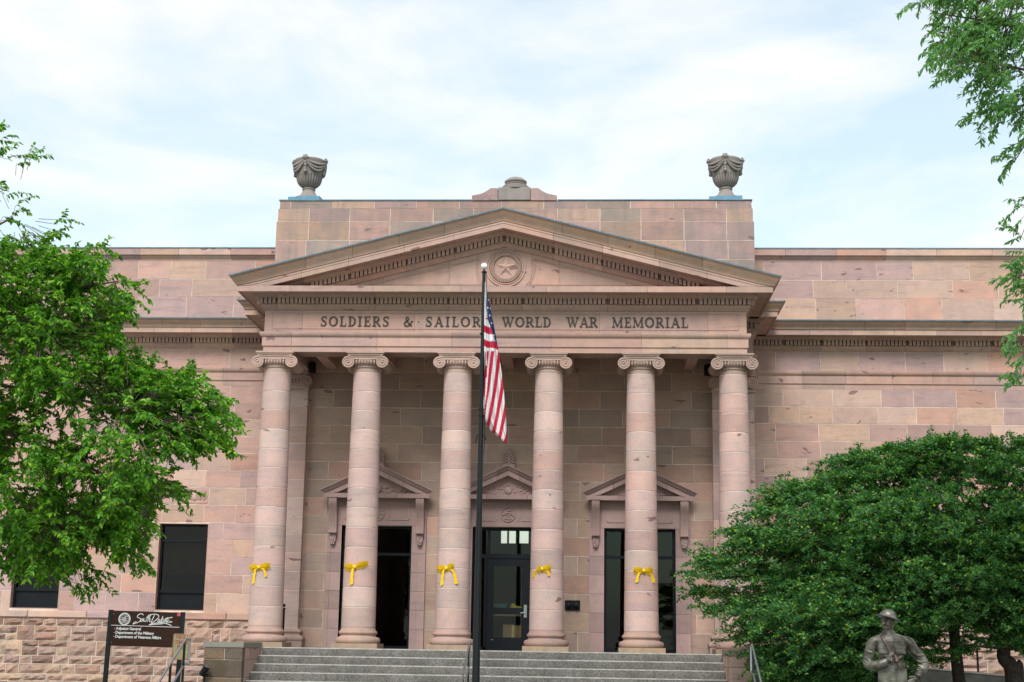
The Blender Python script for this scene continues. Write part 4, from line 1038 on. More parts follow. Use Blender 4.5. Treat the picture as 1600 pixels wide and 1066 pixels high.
# ------------------------------------------------------------------ department sign
def text_mesh(body, size, off=0):
    c = bpy.data.curves.new('txt', 'FONT'); c.body = body; c.size = size; c.offset = off; c.extrude = .0015; c.resolution_u = 3
    o = bpy.data.objects.new('txt', c); COL.objects.link(o)
    dg = bpy.context.evaluated_depsgraph_get(); me = bpy.data.meshes.new_from_object(o.evaluated_get(dg)); bpy.data.objects.remove(o)
    return me
def put_text(name, body, x, z, width, size, y, mat, parent, off=0):
    me = text_mesh(body, size, off); me.materials.clear(); me.materials.append(M[mat])
    xs = [v.co.x for v in me.vertices]; k = width / (max(xs) - min(xs)); x0 = min(xs)
    for v in me.vertices: v.co = Vector((x + (v.co.x - x0) * k, y - v.co.z, z + v.co.y))
    o = bpy.data.objects.new(name, me); COL.objects.link(o); o.parent = parent; return o
SY = -5.5
tl_ = at(176, 954, SY); wS = (at(283, 956, SY) - tl_).x; hS = tl_.z - at(172, 1009, SY).z
sg = empty('department_sign', (tl_.x, SY, tl_.z)); tag(sg, 'dark brown department sign with white script lettering on two green posts', 'sign')
k = wS / 107.0                                    # metres per photo pixel on the sign
MB().box(0, wS, -.012, .012, -hS, 0).build('panel', 'brown', sg)
for x in (-.035, wS + .03): MB().box(x - .033, x + .033, .0 if x > 0 else -.02, .07, -tl_.z + TZ, .012).build('post', 'green_post', sg)
MB().box(0, wS - .005, -.0145, -.011, -22.6 * k, -21.8 * k).build('rule_line', 'white', sg)
sealc = (20 * k, -12.3 * k); sm = MB()
stroke(sm, arc(*sealc, 8.6 * k, 8.6 * k, 0, 360, 36), 1.6 * k, -.0145, .004)
stroke(sm, arc(*sealc, 6.0 * k, 6.0 * k, 0, 360, 30), .5 * k, -.0145, .004)
for i in range(28):
    if i in (20, 21): continue
    a = 2 * math.pi * i / 28; stroke(sm, [(sealc[0] + r * k * math.cos(a), sealc[1] + r * k * math.sin(a)) for r in (6.9, 8.2)], .65 * k, -.0145, .004)
for dx, dz, w, t in ((-1, 1.8, 6.5, .8), (.5, .3, 8, .7), (-1.2, -1.3, 8, 1.0), (.6, -3, 7.5, .9), (0, -4.6, 4.5, .6), (1.5, 3.4, 4, .8)):
    stroke(sm, [(sealc[0] + (dx - w / 2) * k, sealc[1] + dz * k - .3 * k), (sealc[0] + dx * k, sealc[1] + dz * k + .5 * k), (sealc[0] + (dx + w / 2) * k, sealc[1] + dz * k)], t * k, -.0145, .004)
sm.build('state_seal', 'white', sg)
script = [
 [(55, -6), (53, -4.2), (49, -4), (44.5, -6), (43, -9), (47, -10.5), (50.5, -12), (49, -15), (44, -17.5), (38.5, -19), (35.5, -20), (37, -17.8), (42, -16)],
 [(52.5, -11.5), (50.5, -14), (51.5, -15.8), (54, -14.5), (55, -11.8), (53.5, -11.3), (52.5, -12.5)],
 [(57.5, -10.5), (56.3, -14), (57.8, -15.6), (60.2, -13.5), (61.2, -10.5), (60, -14.5), (61.5, -15.5)],
 [(66, -5.5), (63.5, -11), (62.2, -15.5)], [(61.5, -9), (68.5, -8.3)],
 [(71, -4.5), (67, -10), (64.5, -16), (67, -11.5), (69.5, -10.6), (69, -13.5), (68.5, -15.6), (70.5, -15)],
 [(78, -5.5), (75, -11), (72.5, -16.8), (78, -15), (84, -11), (87, -7.2), (84, -4.6), (76, -4), (68.5, -5.2), (64, -7.5)],
 [(89, -11), (86.5, -12), (85.5, -15), (88, -15.2), (90, -11.8), (89.3, -15.5), (91, -15)],
 [(95.5, -6.5), (93, -12), (91.5, -16.6)], [(97.5, -10.2), (93, -13), (96.2, -16)],
 [(99.5, -11.5), (97.5, -14), (98.5, -15.6), (101, -14), (101.5, -11.6), (99.5, -11.5)],
 [(105.5, -8), (103.5, -13), (103.6, -15.8), (105.2, -15)], [(100.5, -10), (110, -8.6), (115, -7.7)],
 [(108.5, -11.6), (106.2, -13), (106, -15.4), (108.4, -14.6), (109.8, -11.5), (109, -15.3), (115, -14.6), (111, -14.2)],
 [(68, -20.5), (76, -18), (90, -16.9), (101, -17.3), (110, -19), (114.5, -21)], [(68, -20.5), (82, -19), (96, -18.2)],
]
scm = MB(); smx = lambda x: (34 + (x - 35.5) * (94.5 - 34) / (115 - 35.5)) * k
for q, pl in enumerate(script):
    P = [(v.x, v.y) for v in smoothpath([(smx(x), (z + .3) * k, 0) for x, z in pl], 5)]
    stroke(scm, P, 1.05 * k, -.0145 - .0002 * (q % 4), .004)
scm.build('script_lettering', 'white', sg)
for i, (tx, wpx) in enumerate((('Adjutant General', 39), ('Department of the Military', 60), ('Department of Veterans Affairs', 71.5))):
    put_text('lettering', tx, 7.8 * k, (-28.6 - 6.1 * i) * k, wpx * k, .070, -.0128, 'white', sg, .002)
    MB().box(5.2 * k, 6.2 * k, -.0145, -.011, (-27.4 - 6.1 * i) * k, (-26.6 - 6.1 * i) * k).build('bullet', 'white', sg)
MB().box(wS - .065, wS - .005, -.016, -.011, -5.5 * k, -1.0 * k).build('sticker', 'pinksticker', sg)
for x, z in ((.03, -.06), (.03, -hS + .06)): MB().lathe([(.008, 0), (.008, .004)], n=8).build('screw', 'silver', sg).matrix_local = Matrix.Translation((x, -.012, z)) @ Matrix.Rotation(R(90), 4, 'X')
sg.rotation_euler.y = R(.9)
# tobacco sign
tb0 = at(271.5, 990, -6.7); tb1 = at(296, 1031, -6.7); w, h = tb1.x - tb0.x, tb0.z - tb1.z
tb = empty('tobacco_sign', (tb0.x, -6.7, tb0.z)); tag(tb, 'small cream sign with red lettering on a post behind the handrail', 'sign')
def rr(w, h, r, x=0, z=0):
    P = []
    for cx, cz, a in ((w - r, -r, 0), (r, -r, 90), (r, -h + r, 180), (w - r, -h + r, 270)): P += [(x + u, z + v) for u, v in arc(cx, cz, r, r, a, a + 90, 5)]
    return P
MB().ext(rr(w, h, .03), -.004, .004).build('plate', 'cream', tb)
bd = MB(); q = [(x + .012, z - .012) for x, z in rr(w - .024, h - .024, .025)]; stroke(bd, q + [q[0]], .008, -.0052, .002); bd.build('border', 'red', tb)
for i, (tx, fr) in enumerate((('THIS IS A', .74), ('TOBACCO', .74), ('FREE', .42))): put_text('lettering', tx, w * (1 - fr) / 2, -h * (.19 + .195 * i), w * fr, .088, -.005, 'red', tb, .0015)
MB().box(w * .32, w * .32 + .05, .005, .055, TZ - tb0.z, -.03).build('post', 'green_post', tb)
tb.rotation_euler.y = R(2.0)

# ------------------------------------------------------------------ small fittings
q = at(320, 1046, -2.5)
fl = empty('floodlight', (q.x, -2.45, q.z)); tag(fl, 'small black cylinder floodlight at the corner of the dark cheek wall', 'lamp')
def cyl(p0, p1, r0, r1, n=16): return MB().tube([p0, p1], [r0, r1], n)
cyl((-.07, -.02, -.11), (.045, -.06, .055), .062, .07).build('housing', 'iron', fl, 50)
cyl((.045, -.06, .055), (.052, -.063, .066), .06, .06).build('lens', 'steel', fl, 50)
MB().box(-.05, .03, -.02, .10, -.14, -.10).tube([(-.02, .03, -.12), (-.02, .03, TZ - q.z)], .02, 8).build('bracket', 'iron', fl)
c = at(894.5, 946, PY - .04)
fd = empty('fire_hose_connection', (c.x, PY - .01, c.z)); tag(fd, 'black plate with two round hose inlets on the porch wall', 'hose inlet')
MB().block(-.175, .175, -.03, -.115, .115, .035, .008).build('plate', 'iron', fd)
for s in (-1, 1): MB().tube([(s * .085, -.03, -.01), (s * .085, -.09, -.01), (s * .085, -.1, -.01)], [.068, .068, .058], 20).ball((s * .085, -.1, -.01), (.03, .03, .03), 8, 6).build('inlet_cap', 'black', fd, 50)
ip = at(442, 986, .5); ipt = at(443, 944, .5)
po = empty('iron_post', (ip.x, .5, 0)); tag(po, 'slim black iron post with a knob beside the leftmost column', 'post')
hh = ipt.z
MB().tube([(0, 0, 0), (0, 0, hh - .09)], .028, 10).box(-.05, .05, -.05, .05, 0, .02).build('shaft', 'iron', po, 50)
MB().ball((0, 0, hh - .03), (.035, .035, .04), 10, 8).ball((0, 0, hh - .1), (.045, .045, .02), 10, 6).build('knob', 'iron', po, 60)
for px, py, nm in ((488, 573, 'small black lamp under the porch ceiling by the left pilaster capital'), (1106, 577, 'small black lamp under the porch ceiling by the right pilaster capital')):
    q = at(px, py, 1.75); lm = empty('porch_lamp', (q.x, 1.75, q.z)); tag(lm, nm, 'lamp', 'porch lamps')
    MB().lathe([(.07, -.16), (.09, -.15), (.09, .08), (.05, .12)], n=16).build('housing', 'iron', lm, 50)
    MB().tube([(0, 0, .1), (0, 0, 6.62 - q.z)], .02, 8).build('stem', 'iron', lm)
# things seen through the door glass
tbz = .86
t = empty('lobby_table', (.0, 3.3, -.02)); tag(t, 'dark table seen through the entrance door glass', 'table')
MB().box(-.75, .75, -.3, .3, tbz - .04, tbz).build('top', 'card', t)
for x in (-.7, .66):
    for y in (-.26, .22): MB().box(x, x + .04, y, y + .04, 0, tbz - .04).build('leg', 'iron', t)
q = empty('blue_bin', (-.19, 3.2, tbz - .015)); tag(q, 'blue bin on the lobby table seen through the door glass', 'bin')
MB().add([(-.13, -.1, 0), (.13, -.1, 0), (.13, .1, 0), (-.13, .1, 0), (-.16, -.13, .22), (.16, -.13, .22), (.16, .13, .22), (-.16, .13, .22)], [(3, 2, 1, 0), (0, 1, 5, 4), (1, 2, 6, 5), (2, 3, 7, 6), (3, 0, 4, 7), (4, 5, 6, 7)]).build('tub', 'bluebox', q)
MB().box(-.175, .175, -.145, .145, .215, .24).build('rim', 'bluebox', q)
q = empty('yellow_bag', (.21, 3.2, tbz - .015)); tag(q, 'yellow bag on the lobby table seen through the door glass', 'bag')
MB().ball((0, 0, .1), (.21, .13, .1), 14, 10).ball((-.08, 0, .19), (.07, .07, .07), 10, 8).build('bag_body', 'yellowbox', q, 70)
q = empty('cardboard_box', (.16, 2.9, -.02)); tag(q, 'brown cardboard box behind the lower door glass', 'box')
MB().box(-.24, .0, -.2, .2, 0, .62).build('carton_side', 'card', q); MB().box(.004, .22, -.2, .2, 0, .60).build('carton_face', 'card', q)
MB().box(-.03, .03, -.206, -.2, .0, .61).build('tape', 'cream', q)

# ------------------------------------------------------------------ ramp and railing at right
rp_ = empty('ramp_wall', (10, 1.0, TZ)); tag(rp_, 'low dark concrete ramp wall under the right hand shrub', 'wall')
za, zb = at(1454, 1046, 1.0), at(1571, 1057, 1.0); sl_ = (zb.z - za.z) / (zb.x - za.x); zr = lambda x: za.z + sl_ * (x - za.x)
kid(MB().ext([(5.7, TZ), (14, TZ), (14, zr(14)), (5.7, zr(5.7))], 1.0, 1.25).build('wall_body', 'shadeconcrete', None), rp_)
kid(MB().ext([(5.7, zr(5.7)), (14, zr(14)), (14, zr(14) + .035), (5.7, zr(5.7) + .035)], .985, 1.265).build('wall_coping', 'concrete', None), rp_)
kid(MB().ext([(5.7, TZ), (14, TZ), (14, zr(14) - .1), (5.7, zr(5.7) - .1)], 1.25, 2.9).build('ramp_slab', 'concrete', None), rp_)
rg = empty('ramp_railing', (10, 1.12, zr(10))); tag(rg, 'black metal railing along the ramp behind the right hand shrub', 'railing')
for h_, rr_ in ((.78, .02), (.60, .032)): kid(MB().tube([(5.8, 1.12, zr(5.8) + h_), (13.9, 1.12, zr(13.9) + h_)], rr_, 8).build('rail', 'iron', None, 60), rg)
x = 10.47 - 3 * 1.45
while x < 14: kid(MB().tube([(x, 1.12, zr(x) + .02), (x, 1.12, zr(x) + .79)], .024, 8).build('post', 'iron', None, 60), rg); x += 1.45

# ------------------------------------------------------------------ trees
def leaf_object(name, P, D, Nn, Ln, Wd, mat, parent, six=True, fold=.18):
    P, D, Nn = (np.asarray(a, float) for a in (P, D, Nn)); n = len(P)
    D /= np.linalg.norm(D, axis=1)[:, None]; Sd = np.cross(D, Nn); Sd /= (np.linalg.norm(Sd, axis=1)[:, None] + 1e-9); Nn = np.cross(Sd, D)
    Ln = np.asarray(Ln)[:, None]; Wd = np.asarray(Wd)[:, None]
    if six:
        a = P; t = P + D * Ln - Nn * Ln * .10
        q = lambda f, s, w: P + D * Ln * f + Sd * Wd * s * w + Nn * Wd * fold - Nn * Ln * .10 * f * f
        V = np.stack([a, q(.3, -.5, .95), q(.68, -.5, .75), t, q(.68, .5, .75), q(.3, .5, .95)], 1).reshape(-1, 3)
        base = (np.arange(n) * 6)[:, None]; F = np.concatenate([base + np.array([0, 3, 2, 1]), base + np.array([0, 5, 4, 3])], 1).reshape(-1)
    else:
        V = np.stack([P, P + D * Ln * .45 - Sd * Wd * .5 + Nn * Wd * fold, P + D * Ln, P + D * Ln * .45 + Sd * Wd * .5 + Nn * Wd * fold], 1).reshape(-1, 3)
        base = (np.arange(n) * 4)[:, None]; F = np.concatenate([base + np.array([0, 2, 1]), base + np.array([0, 3, 2])], 1).reshape(-1)
    k = 4 if six else 3; nf = len(F) // k
    me = bpy.data.meshes.new(name); me.vertices.add(len(V)); me.vertices.foreach_set('co', V.astype('f').ravel())
    me.loops.add(len(F)); me.loops.foreach_set('vertex_index', F.astype('i')); me.polygons.add(nf)
    me.polygons.foreach_set('loop_start', (np.arange(nf) * k).astype('i')); me.polygons.foreach_set('loop_total', np.full(nf, k, 'i'))
    me.update(calc_edges=True); me.materials.append(M[mat])
    o = bpy.data.objects.new(name, me); COL.objects.link(o); o.parent = parent
    if parent: o.matrix_parent_inverse = Matrix.Translation(-Vector(parent.location))
    return o
def inpoly(x, y, poly):
    c = False; n = len(poly)
    for i in range(n):
        (x1, y1), (x2, y2) = poly[i], poly[i - 1]
        if (y1 > y) != (y2 > y) and x < (x2 - x1) * (y - y1) / (y2 - y1) + x1: c = not c
    return c
def edged(x, y, poly):
    m = 1e9; n = len(poly)
    for i in range(n):
        (x1, y1), (x2, y2) = poly[i - 1], poly[i]; dx, dy = x2 - x1, y2 - y1
        t = max(0, min(1, ((x - x1) * dx + (y - y1) * dy) / (dx * dx + dy * dy + 1e-9))); m = min(m, math.hypot(x - x1 - t * dx, y - y1 - t * dy))
    return m
rg_ = np.random.default_rng(5)
def unit(v): return v / (np.linalg.norm(v) + 1e-9)
def twig_leaves(store, p, d, ln, nl, L0, W0, droop, spread=.9):
    """leaves set alternately along a drooping twig; returns the twig's points"""
    d = unit(np.array(d, float)); pts = [np.array(p, float)]; k = 6
    for i in range(k):
        d = unit(d + np.array([0, 0, -droop / k])); pts.append(pts[-1] + d * ln / k)
    pts = np.array(pts); t = (np.arange(nl) + 1) / nl * k * .999; j = t.astype(int); f = (t - j)[:, None]
    seg = pts[j + 1] - pts[j]; B = pts[j] + seg * f; ax = seg / np.linalg.norm(seg, axis=1)[:, None]
    sd_ = np.cross(ax, [0, 0, 1.0]) + rg_.normal(0, .35, (nl, 3)); sd_ /= np.linalg.norm(sd_, axis=1)[:, None]; sd_[::2] *= -1
    dd = ax * rg_.uniform(.2, .8, (nl, 1)) + sd_ * spread; dd[:, 2] -= rg_.uniform(.05, .8, nl)
    store['P'].append(B); store['D'].append(dd); store['N'].append(np.array([0, 0, 1.0]) + rg_.normal(0, .45, (nl, 3)))
    store['L'].append(L0 * rg_.uniform(.65, 1.25, nl)); store['W'].append(W0 * rg_.uniform(.7, 1.2, nl))
    return pts
def new_store(): return {k: [] for k in 'PDNLW'}
def pack(st): return [np.concatenate(st[k]) for k in 'PDNLW']
def stub(b, p, m=.3):
    v = p - b; l = np.linalg.norm(v); return b if l < m else p - v / l * m
def limb(mb, pts, r0, r1, n=8, k=5):
    P = smoothpath(pts, k); m = len(P); mb.tube(P, [r0 + (r1 - r0) * (i / (m - 1)) ** .8 for i in range(m)], n)
    return P
# ---- ash tree at left, trunk out of frame
LY = -12.0
polyL = [(-260, 120), (-120, 150), (0, 330), (40, 350), (95, 400), (150, 400), (200, 440), (190, 480), (165, 520), (200, 560), (260, 575), (320, 605), (352, 640), (345, 690), (300, 690), (262, 720), (280, 770), (225, 800), (218, 870), (170, 850), (130, 820), (125, 910), (85, 900), (60, 880), (20, 890), (0, 860), (-60, 900), (-260, 880)]
def ash_left():
    tb_ = np.array([-9.6, -11.6, TZ - .4]); root = empty('broadleaf_tree', tb_); tag(root, 'leafy bright green tree reaching in from the left edge', 'tree')
    st = new_store(); tw = MB(); clumps = []
    while len(clumps) < 185:
        x, y = rg_.uniform(-250, 350), rg_.uniform(150, 900)
        if not inpoly(x, y, polyL): continue
        e = edged(x, y, polyL); th = min(1.7, .35 + e * .014)
        clumps.append((x, y, rg_.uniform(-1, 1) * th))
    for bx, by, bw, bh, n in ((285, 635, 62, 55, 20), (235, 590, 60, 30, 10), (170, 800, 55, 60, 13), (70, 850, 60, 40, 9), (150, 460, 45, 30, 10), (90, 400, 40, 25, 6)):
        for q in range(n):
            x, y = bx + rg_.uniform(-bw, bw), by + rg_.uniform(-bh, bh)
            if inpoly(x, y, polyL): clumps.append((x, y, rg_.uniform(-.8, .8)))
    limbs = []
    hub = np.array(at(-330, 640, LY))
    trunk = MB(); limb(trunk, [tb_, tb_ + [0.1, 0, 1.5], hub - [0.2, 0, .6], hub], .30, .2, 12)
    for tx, ty, dz in ((-150, 180, .4), (20, 340, -.4), (180, 440, .2), (60, 520, -1.0), (300, 620, .1), (200, 640, -.8), (150, 720, .5), (250, 780, -.2), (90, 820, -.6), (30, 860, .6), (-100, 820, -.3), (0, 600, .9), (110, 560, .9)):
        e_ = np.array(at(tx, ty, LY + dz)); m_ = hub * .5 + e_ * .5 + np.array([0, rg_.normal(0, .2), .45])
        limbs.append(np.array(limb(trunk, [hub, hub * .75 + m_ * .25 + [0, 0, .1], m_, e_], .085, .012, 7)))
    LP = np.concatenate(limbs)
    def cluster(px, py, dy, ln=.36, nl=26, drift=None):
        p = np.array(at(px, py, LY + dy)); b = LP[np.argmin(np.linalg.norm(LP - p, axis=1))]
        out = unit(p - b) * .7 + unit(np.array([1.0, 0, .1])) * .35 + rg_.normal(0, .45, 3)
        if drift is not None: out = np.array(drift) + rg_.normal(0, .2, 3)
        pts = twig_leaves(st, p, out, ln * rg_.uniform(.7, 1.2), nl, .085, .048, rg_.uniform(.2, 1.0), 1.0)
        tw.tube([stub(b, p), p, pts[2], pts[4], pts[6]], [.005, .004, .003, .003, .002], 3, False)
    for (x, y, dy) in clumps:
        for q in range(int(rg_.integers(12, 22))):
            a, b = x + rg_.normal(0, 24), y + rg_.normal(0, 15)
            if inpoly(a, b, polyL): cluster(a, b, dy + rg_.normal(0, .3))
    for pl, n in (([(-20, 240), (30, 255), (50, 240)], 8), ([(-10, 290), (5, 300)], 3), ([(0, 345), (20, 330), (28, 322)], 5), ([(60, 385), (80, 365), (92, 345)], 6), ([(70, 370), (55, 360)], 3), ([(110, 400), (140, 392), (158, 385)], 7), ([(-10, 215), (4, 222)], 4),
                  ([(175, 430), (195, 445)], 6), ([(310, 600), (345, 640), (355, 655)], 8), ([(340, 690), (345, 700)], 5), ([(265, 760), (275, 770)], 5), ([(215, 860), (220, 880)], 6), ([(120, 880), (130, 905), (118, 920)], 9), ([(140, 885), (150, 895)], 4), ([(100, 850), (112, 870)], 5), ([(170, 840), (180, 870)], 6), ([(65, 870), (75, 885)], 5)):
        P2 = np.array(pl, float)
        for i in range(n):
            t = i / max(n - 1, 1) * (len(pl) - 1); j = min(int(t), len(pl) - 2); q = P2[j] + (P2[j + 1] - P2[j]) * (t - j)
            cluster(q[0] + rg_.normal(0, 4), q[1] + rg_.normal(0, 4), rg_.normal(0, .25), .3, 16, (.6, 0, .25 if q[1] < 450 else -.3))
    kid(trunk.build('trunk', 'bark', None, 60), root); kid(tw.build('twigs', 'bark', None), root)
    leaf_object('crown', *pack(st), 'leaf_l', root)
    return sum(map(len, st['P']))
n1 = ash_left()
# ---- drooping sprays at upper right, trunk out of frame
RY = -12.0
polyR = [(1440, -40), (1468, 25), (1462, 70), (1475, 105), (1505, 120), (1540, 145), (1555, 185), (1600, 178), (1640, 250), (1720, 400), (1720, -60)]
def willow_right():
    tb_ = np.array([11.6, -11.0, TZ - .4]); root = empty('narrow_leaved_tree', tb_); tag(root, 'pale narrow leaved tree hanging in at the upper right corner', 'tree')
    st = new_store(); tw = MB(); trunk = MB(); hub = np.array(at(1830, 230, RY))
    limb(trunk, [tb_, tb_ + [-.1, 0, 3.0], hub - [0, 0, 1.0], hub], .3, .16, 12); limbs = []
    for tx, ty, dz in ((1460, 20, .3), (1500, 90, -.3), (1560, 170, .2), (1600, 230, 0), (1610, 330, .2), (1608, 430, -.2), (1605, 540, .1), (1560, -20, .6), (1650, 60, -.8)):
        e_ = np.array(at(tx, ty, RY + dz)); m_ = hub * .5 + e_ * .5 + np.array([0, rg_.normal(0, .2), .4])
        limbs.append(np.array(limb(trunk, [hub, hub * .75 + m_ * .25 + [0, 0, .1], m_, e_], .07, .008, 6)))
    LP = np.concatenate(limbs)
    def cluster(px, py, dy, ln=.36, nl=20):
        p = np.array(at(px, py, RY + dy)); b = LP[np.argmin(np.linalg.norm(LP - p, axis=1))]
        out = np.array([-.7, 0, -.1]) + rg_.normal(0, .5, 3)
        pts = twig_leaves(st, p, out, ln * rg_.uniform(.7, 1.2), nl, .10, .036, rg_.uniform(.5, 1.2), .8)
        tw.tube([stub(b, p, .45), p, pts[3], pts[5]], [.005, .004, .003, .002], 3, False)
    k = 0
    cl = []
    while len(cl) < 100:
        x, y = rg_.uniform(1420, 1720), rg_.uniform(-50, 330)
        if inpoly(x, y, polyR): cl.append((x, y, rg_.normal(0, .6)))
    for (x, y, dy) in cl:
        for q in range(9):
            a, b = x + rg_.normal(0, 16), y + rg_.normal(0, 13)
            if inpoly(a, b, polyR): cluster(a, b, dy + rg_.normal(0, .25))
    for pl, n in (([(1600, 165), (1515, 178)], 9), ([(1600, 190), (1530, 195)], 6), ([(1600, 215), (1578, 245), (1572, 255)], 9), ([(1612, 300), (1592, 330), (1586, 360), (1594, 375)], 7), ([(1610, 395), (1588, 415), (1580, 435)], 15), ([(1608, 440), (1590, 470)], 12), ([(1612, 510), (1588, 530), (1580, 525)], 8), ([(1606, 560), (1585, 580), (1592, 592)], 8), ([(1605, 490), (1600, 540)], 4),
                  ([(1440, 5), (1425, 2)], 4), ([(1470, 60), (1448, 85)], 6), ([(1500, 110), (1475, 120)], 5)):
        P2 = np.array(pl, float)
        for i in range(n):
            t = i / max(n - 1, 1) * (len(pl) - 1); j = min(int(t), len(pl) - 2); q = P2[j] + (P2[j + 1] - P2[j]) * (t - j)
            cluster(q[0] + rg_.normal(4, 4), q[1] + rg_.normal(0, 5), rg_.normal(0, .2), .3, 18)
    kid(trunk.build('trunk', 'bark', None, 60), root); kid(tw.build('twigs', 'bark', None), root)
    leaf_object('crown', *pack(st), 'leaf_t', root, fold=.12)
    return sum(map(len, st['P']))
n2 = willow_right()
# ---- spreading hawthorn like tree at right
HY = -4.6
polyH = [(1095, 888), (1118, 878), (1150, 838), (1195, 800), (1235, 762), (1275, 738), (1330, 712), (1390, 705), (1440, 690), (1500, 684), (1560, 690), (1620, 690), (1720, 720), (1820, 800), (1880, 900), (1840, 980), (1700, 1010), (1600, 1015), (1540, 1012), (1500, 1030), (1450, 1030), (1420, 1060), (1360, 1075), (1290, 1075), (1215, 1070), (1195, 1015), (1175, 985), (1130, 965), (1108, 935), (1097, 915)]
def hawthorn():
    tb_ = np.array(at(1560, 1066, HY)); tb_[2] = TZ - .05
    root = empty('spreading_tree', tb_); tag(root, 'broad dark green small leaved tree in front of the right wing', 'tree')
    st = new_store(); tw = MB(); trunk = MB()
    hub = np.array(at(1575, 985, HY)); hub2 = np.array(at(1490, 960, HY + .5))
    limb(trunk, [tb_ + [.25, 0, 0], np.array(at(1582, 1050, HY)), np.array(at(1568, 1025, HY)), hub], .17, .11, 12)
    limb(trunk, [tb_ + [.30, 0, 0], np.array(at(1592, 1050, HY)), np.array(at(1588, 1036, HY))], .10, .085, 10)
    limb(trunk, [np.array([hub2[0] + .1, HY + .5, TZ]), np.array(at(1497, 1050, HY + .5)), np.array(at(1492, 1000, HY + .5)), hub2], .13, .09, 10)
    limbs = []
    tips = [(1100, 900), (1150, 950), (1190, 850), (1250, 790), (1300, 900), (1330, 760), (1400, 820), (1420, 730), (1250, 1000), (1340, 1000), (1480, 730), (1550, 720), (1620, 760), (1700, 800), (1780, 880), (1650, 900), (1500, 860), (1400, 930), (1560, 850), (1440, 980)]
    for i, (tx, ty) in enumerate(tips):
        h_ = hub if tx > 1450 and i % 3 else hub2
        e_ = np.array(at(tx, ty, HY + rg_.uniform(-1.6, 1.2))); m_ = h_ * .55 + e_ * .45 + np.array([0, 0, .35])
        limbs.append(np.array(limb(trunk, [h_, h_ * .75 + m_ * .25 + [0, 0, .15], m_, e_], .055, .01, 6)))
    LP = np.concatenate(limbs)
    tiers = []
    while len(tiers) < 700:
        x, y = rg_.uniform(1075, 1860), rg_.uniform(690, 1070)
        if len(tiers) > 430: x = rg_.uniform(1190, 1640)
        if not inpoly(x, y, polyH): continue
        e = edged(x, y, polyH); th = min(2.3, .25 + 2.3 * math.sqrt(min(e, 130) / 130))
        if y > 985 and x > 1440 and rg_.random() < .62: continue
        u = rg_.uniform(-1, 1); u = -abs(u) if rg_.random() < .45 else u
        tiers.append((x, y, u * th, e))
    for (x, y, dy, e) in tiers:
        p = np.array(at(x, y, HY + dy)); b = LP[np.argmin(np.linalg.norm(LP - p, axis=1))]
        outd = unit(np.array([p[0] - 8.6, (p[1] - HY) * 1.2, 0]) + 1e-3)
        rad = min(.85, .24 + e * .009) * rg_.uniform(.75, 1.25); ntw = int(rg_.integers(13, 20))
        tw.tube([stub(b, p, .5), p], [.007, .004], 3, False)
        for q in range(ntw):
            off = rg_.normal(0, 1, 3) * np.array([rad * .55, rad * .55, rad * .11]); c = p + off
            a = unit(outd * .9 + rg_.normal(0, .5, 3) * [1, 1, .35] + np.array([0, 0, .12]))
            ln = rg_.uniform(.22, .45)
            tw.tube([c, c + a * ln * .8], [.003, .002], 3, False)
            m = int(rg_.integers(30, 46)); t = rg_.uniform(.03, 1, m)[:, None]
            B = c + a * ln * t + rg_.normal(0, .022, (m, 3)); B[:, 2] -= .10 * t[:, 0] ** 2
            dd = a * .5 + rg_.normal(0, .7, (m, 3)); dd[:, 2] = np.abs(dd[:, 2]) * .5 + rg_.uniform(-.1, .3, m)
            st['P'].append(B); st['D'].append(dd); st['N'].append(np.array([0, -.25, 1]) + rg_.normal(0, .5, (m, 3))); st['L'].append(rg_.uniform(.045, .085, m)); st['W'].append(rg_.uniform(.028, .048, m))
    kid(trunk.build('trunk', 'darkbark', None, 60), root); kid(tw.build('twigs', 'darkbark', None), root)
    leaf_object('crown', *pack(st), 'leaf_s', root, six=False, fold=.2)
    return sum(map(len, st['P']))
n3 = hawthorn()
print('leaves', n1, n2, n3)

# ------------------------------------------------------------------ the bronze soldier
def loft(mb, secs, n=20):
    """secs: [(centre, x axis half, y axis half, optional rotation matrix)] elliptical rings"""
    v = []
    for c, rx, ry, *rot in secs:
        c = Vector(c); Rm = rot[0] if rot else Matrix.Identity(3)
        for i in range(n):
            a = 2 * math.pi * i / n; cs, sn = math.cos(a), math.sin(a)
            cs = math.copysign(abs(cs) ** .88, cs); sn = math.copysign(abs(sn) ** .88, sn)
            v.append(c + Rm @ Vector((rx * cs, ry * sn, 0)))
    m = len(secs); f = [(k * n + i, k * n + (i + 1) % n, (k + 1) * n + (i + 1) % n, (k + 1) * n + i) for k in range(m - 1) for i in range(n)]
    f += [tuple(reversed(range(n))), tuple(range((m - 1) * n, m * n))]
    mb.add(v, f)
def remesh(mb, name, vox, it, mat, parent):
    me = mb.mesh(name); o = bpy.data.objects.new(name, me); COL.objects.link(o)
    m = o.modifiers.new('r', 'REMESH'); m.mode = 'VOXEL'; m.voxel_size = vox; m.use_smooth_shade = True
    s = o.modifiers.new('s', 'SMOOTH'); s.factor = .5; s.iterations = it
    dg = bpy.context.evaluated_depsgraph_get(); m2 = bpy.data.meshes.new_from_object(o.evaluated_get(dg)); bpy.data.objects.remove(o)
    for p in m2.polygons: p.use_smooth = True
    m2.materials.clear(); m2.materials.append(M[mat]); q = bpy.data.objects.new(name, m2); COL.objects.link(q); q.parent = parent
    return q
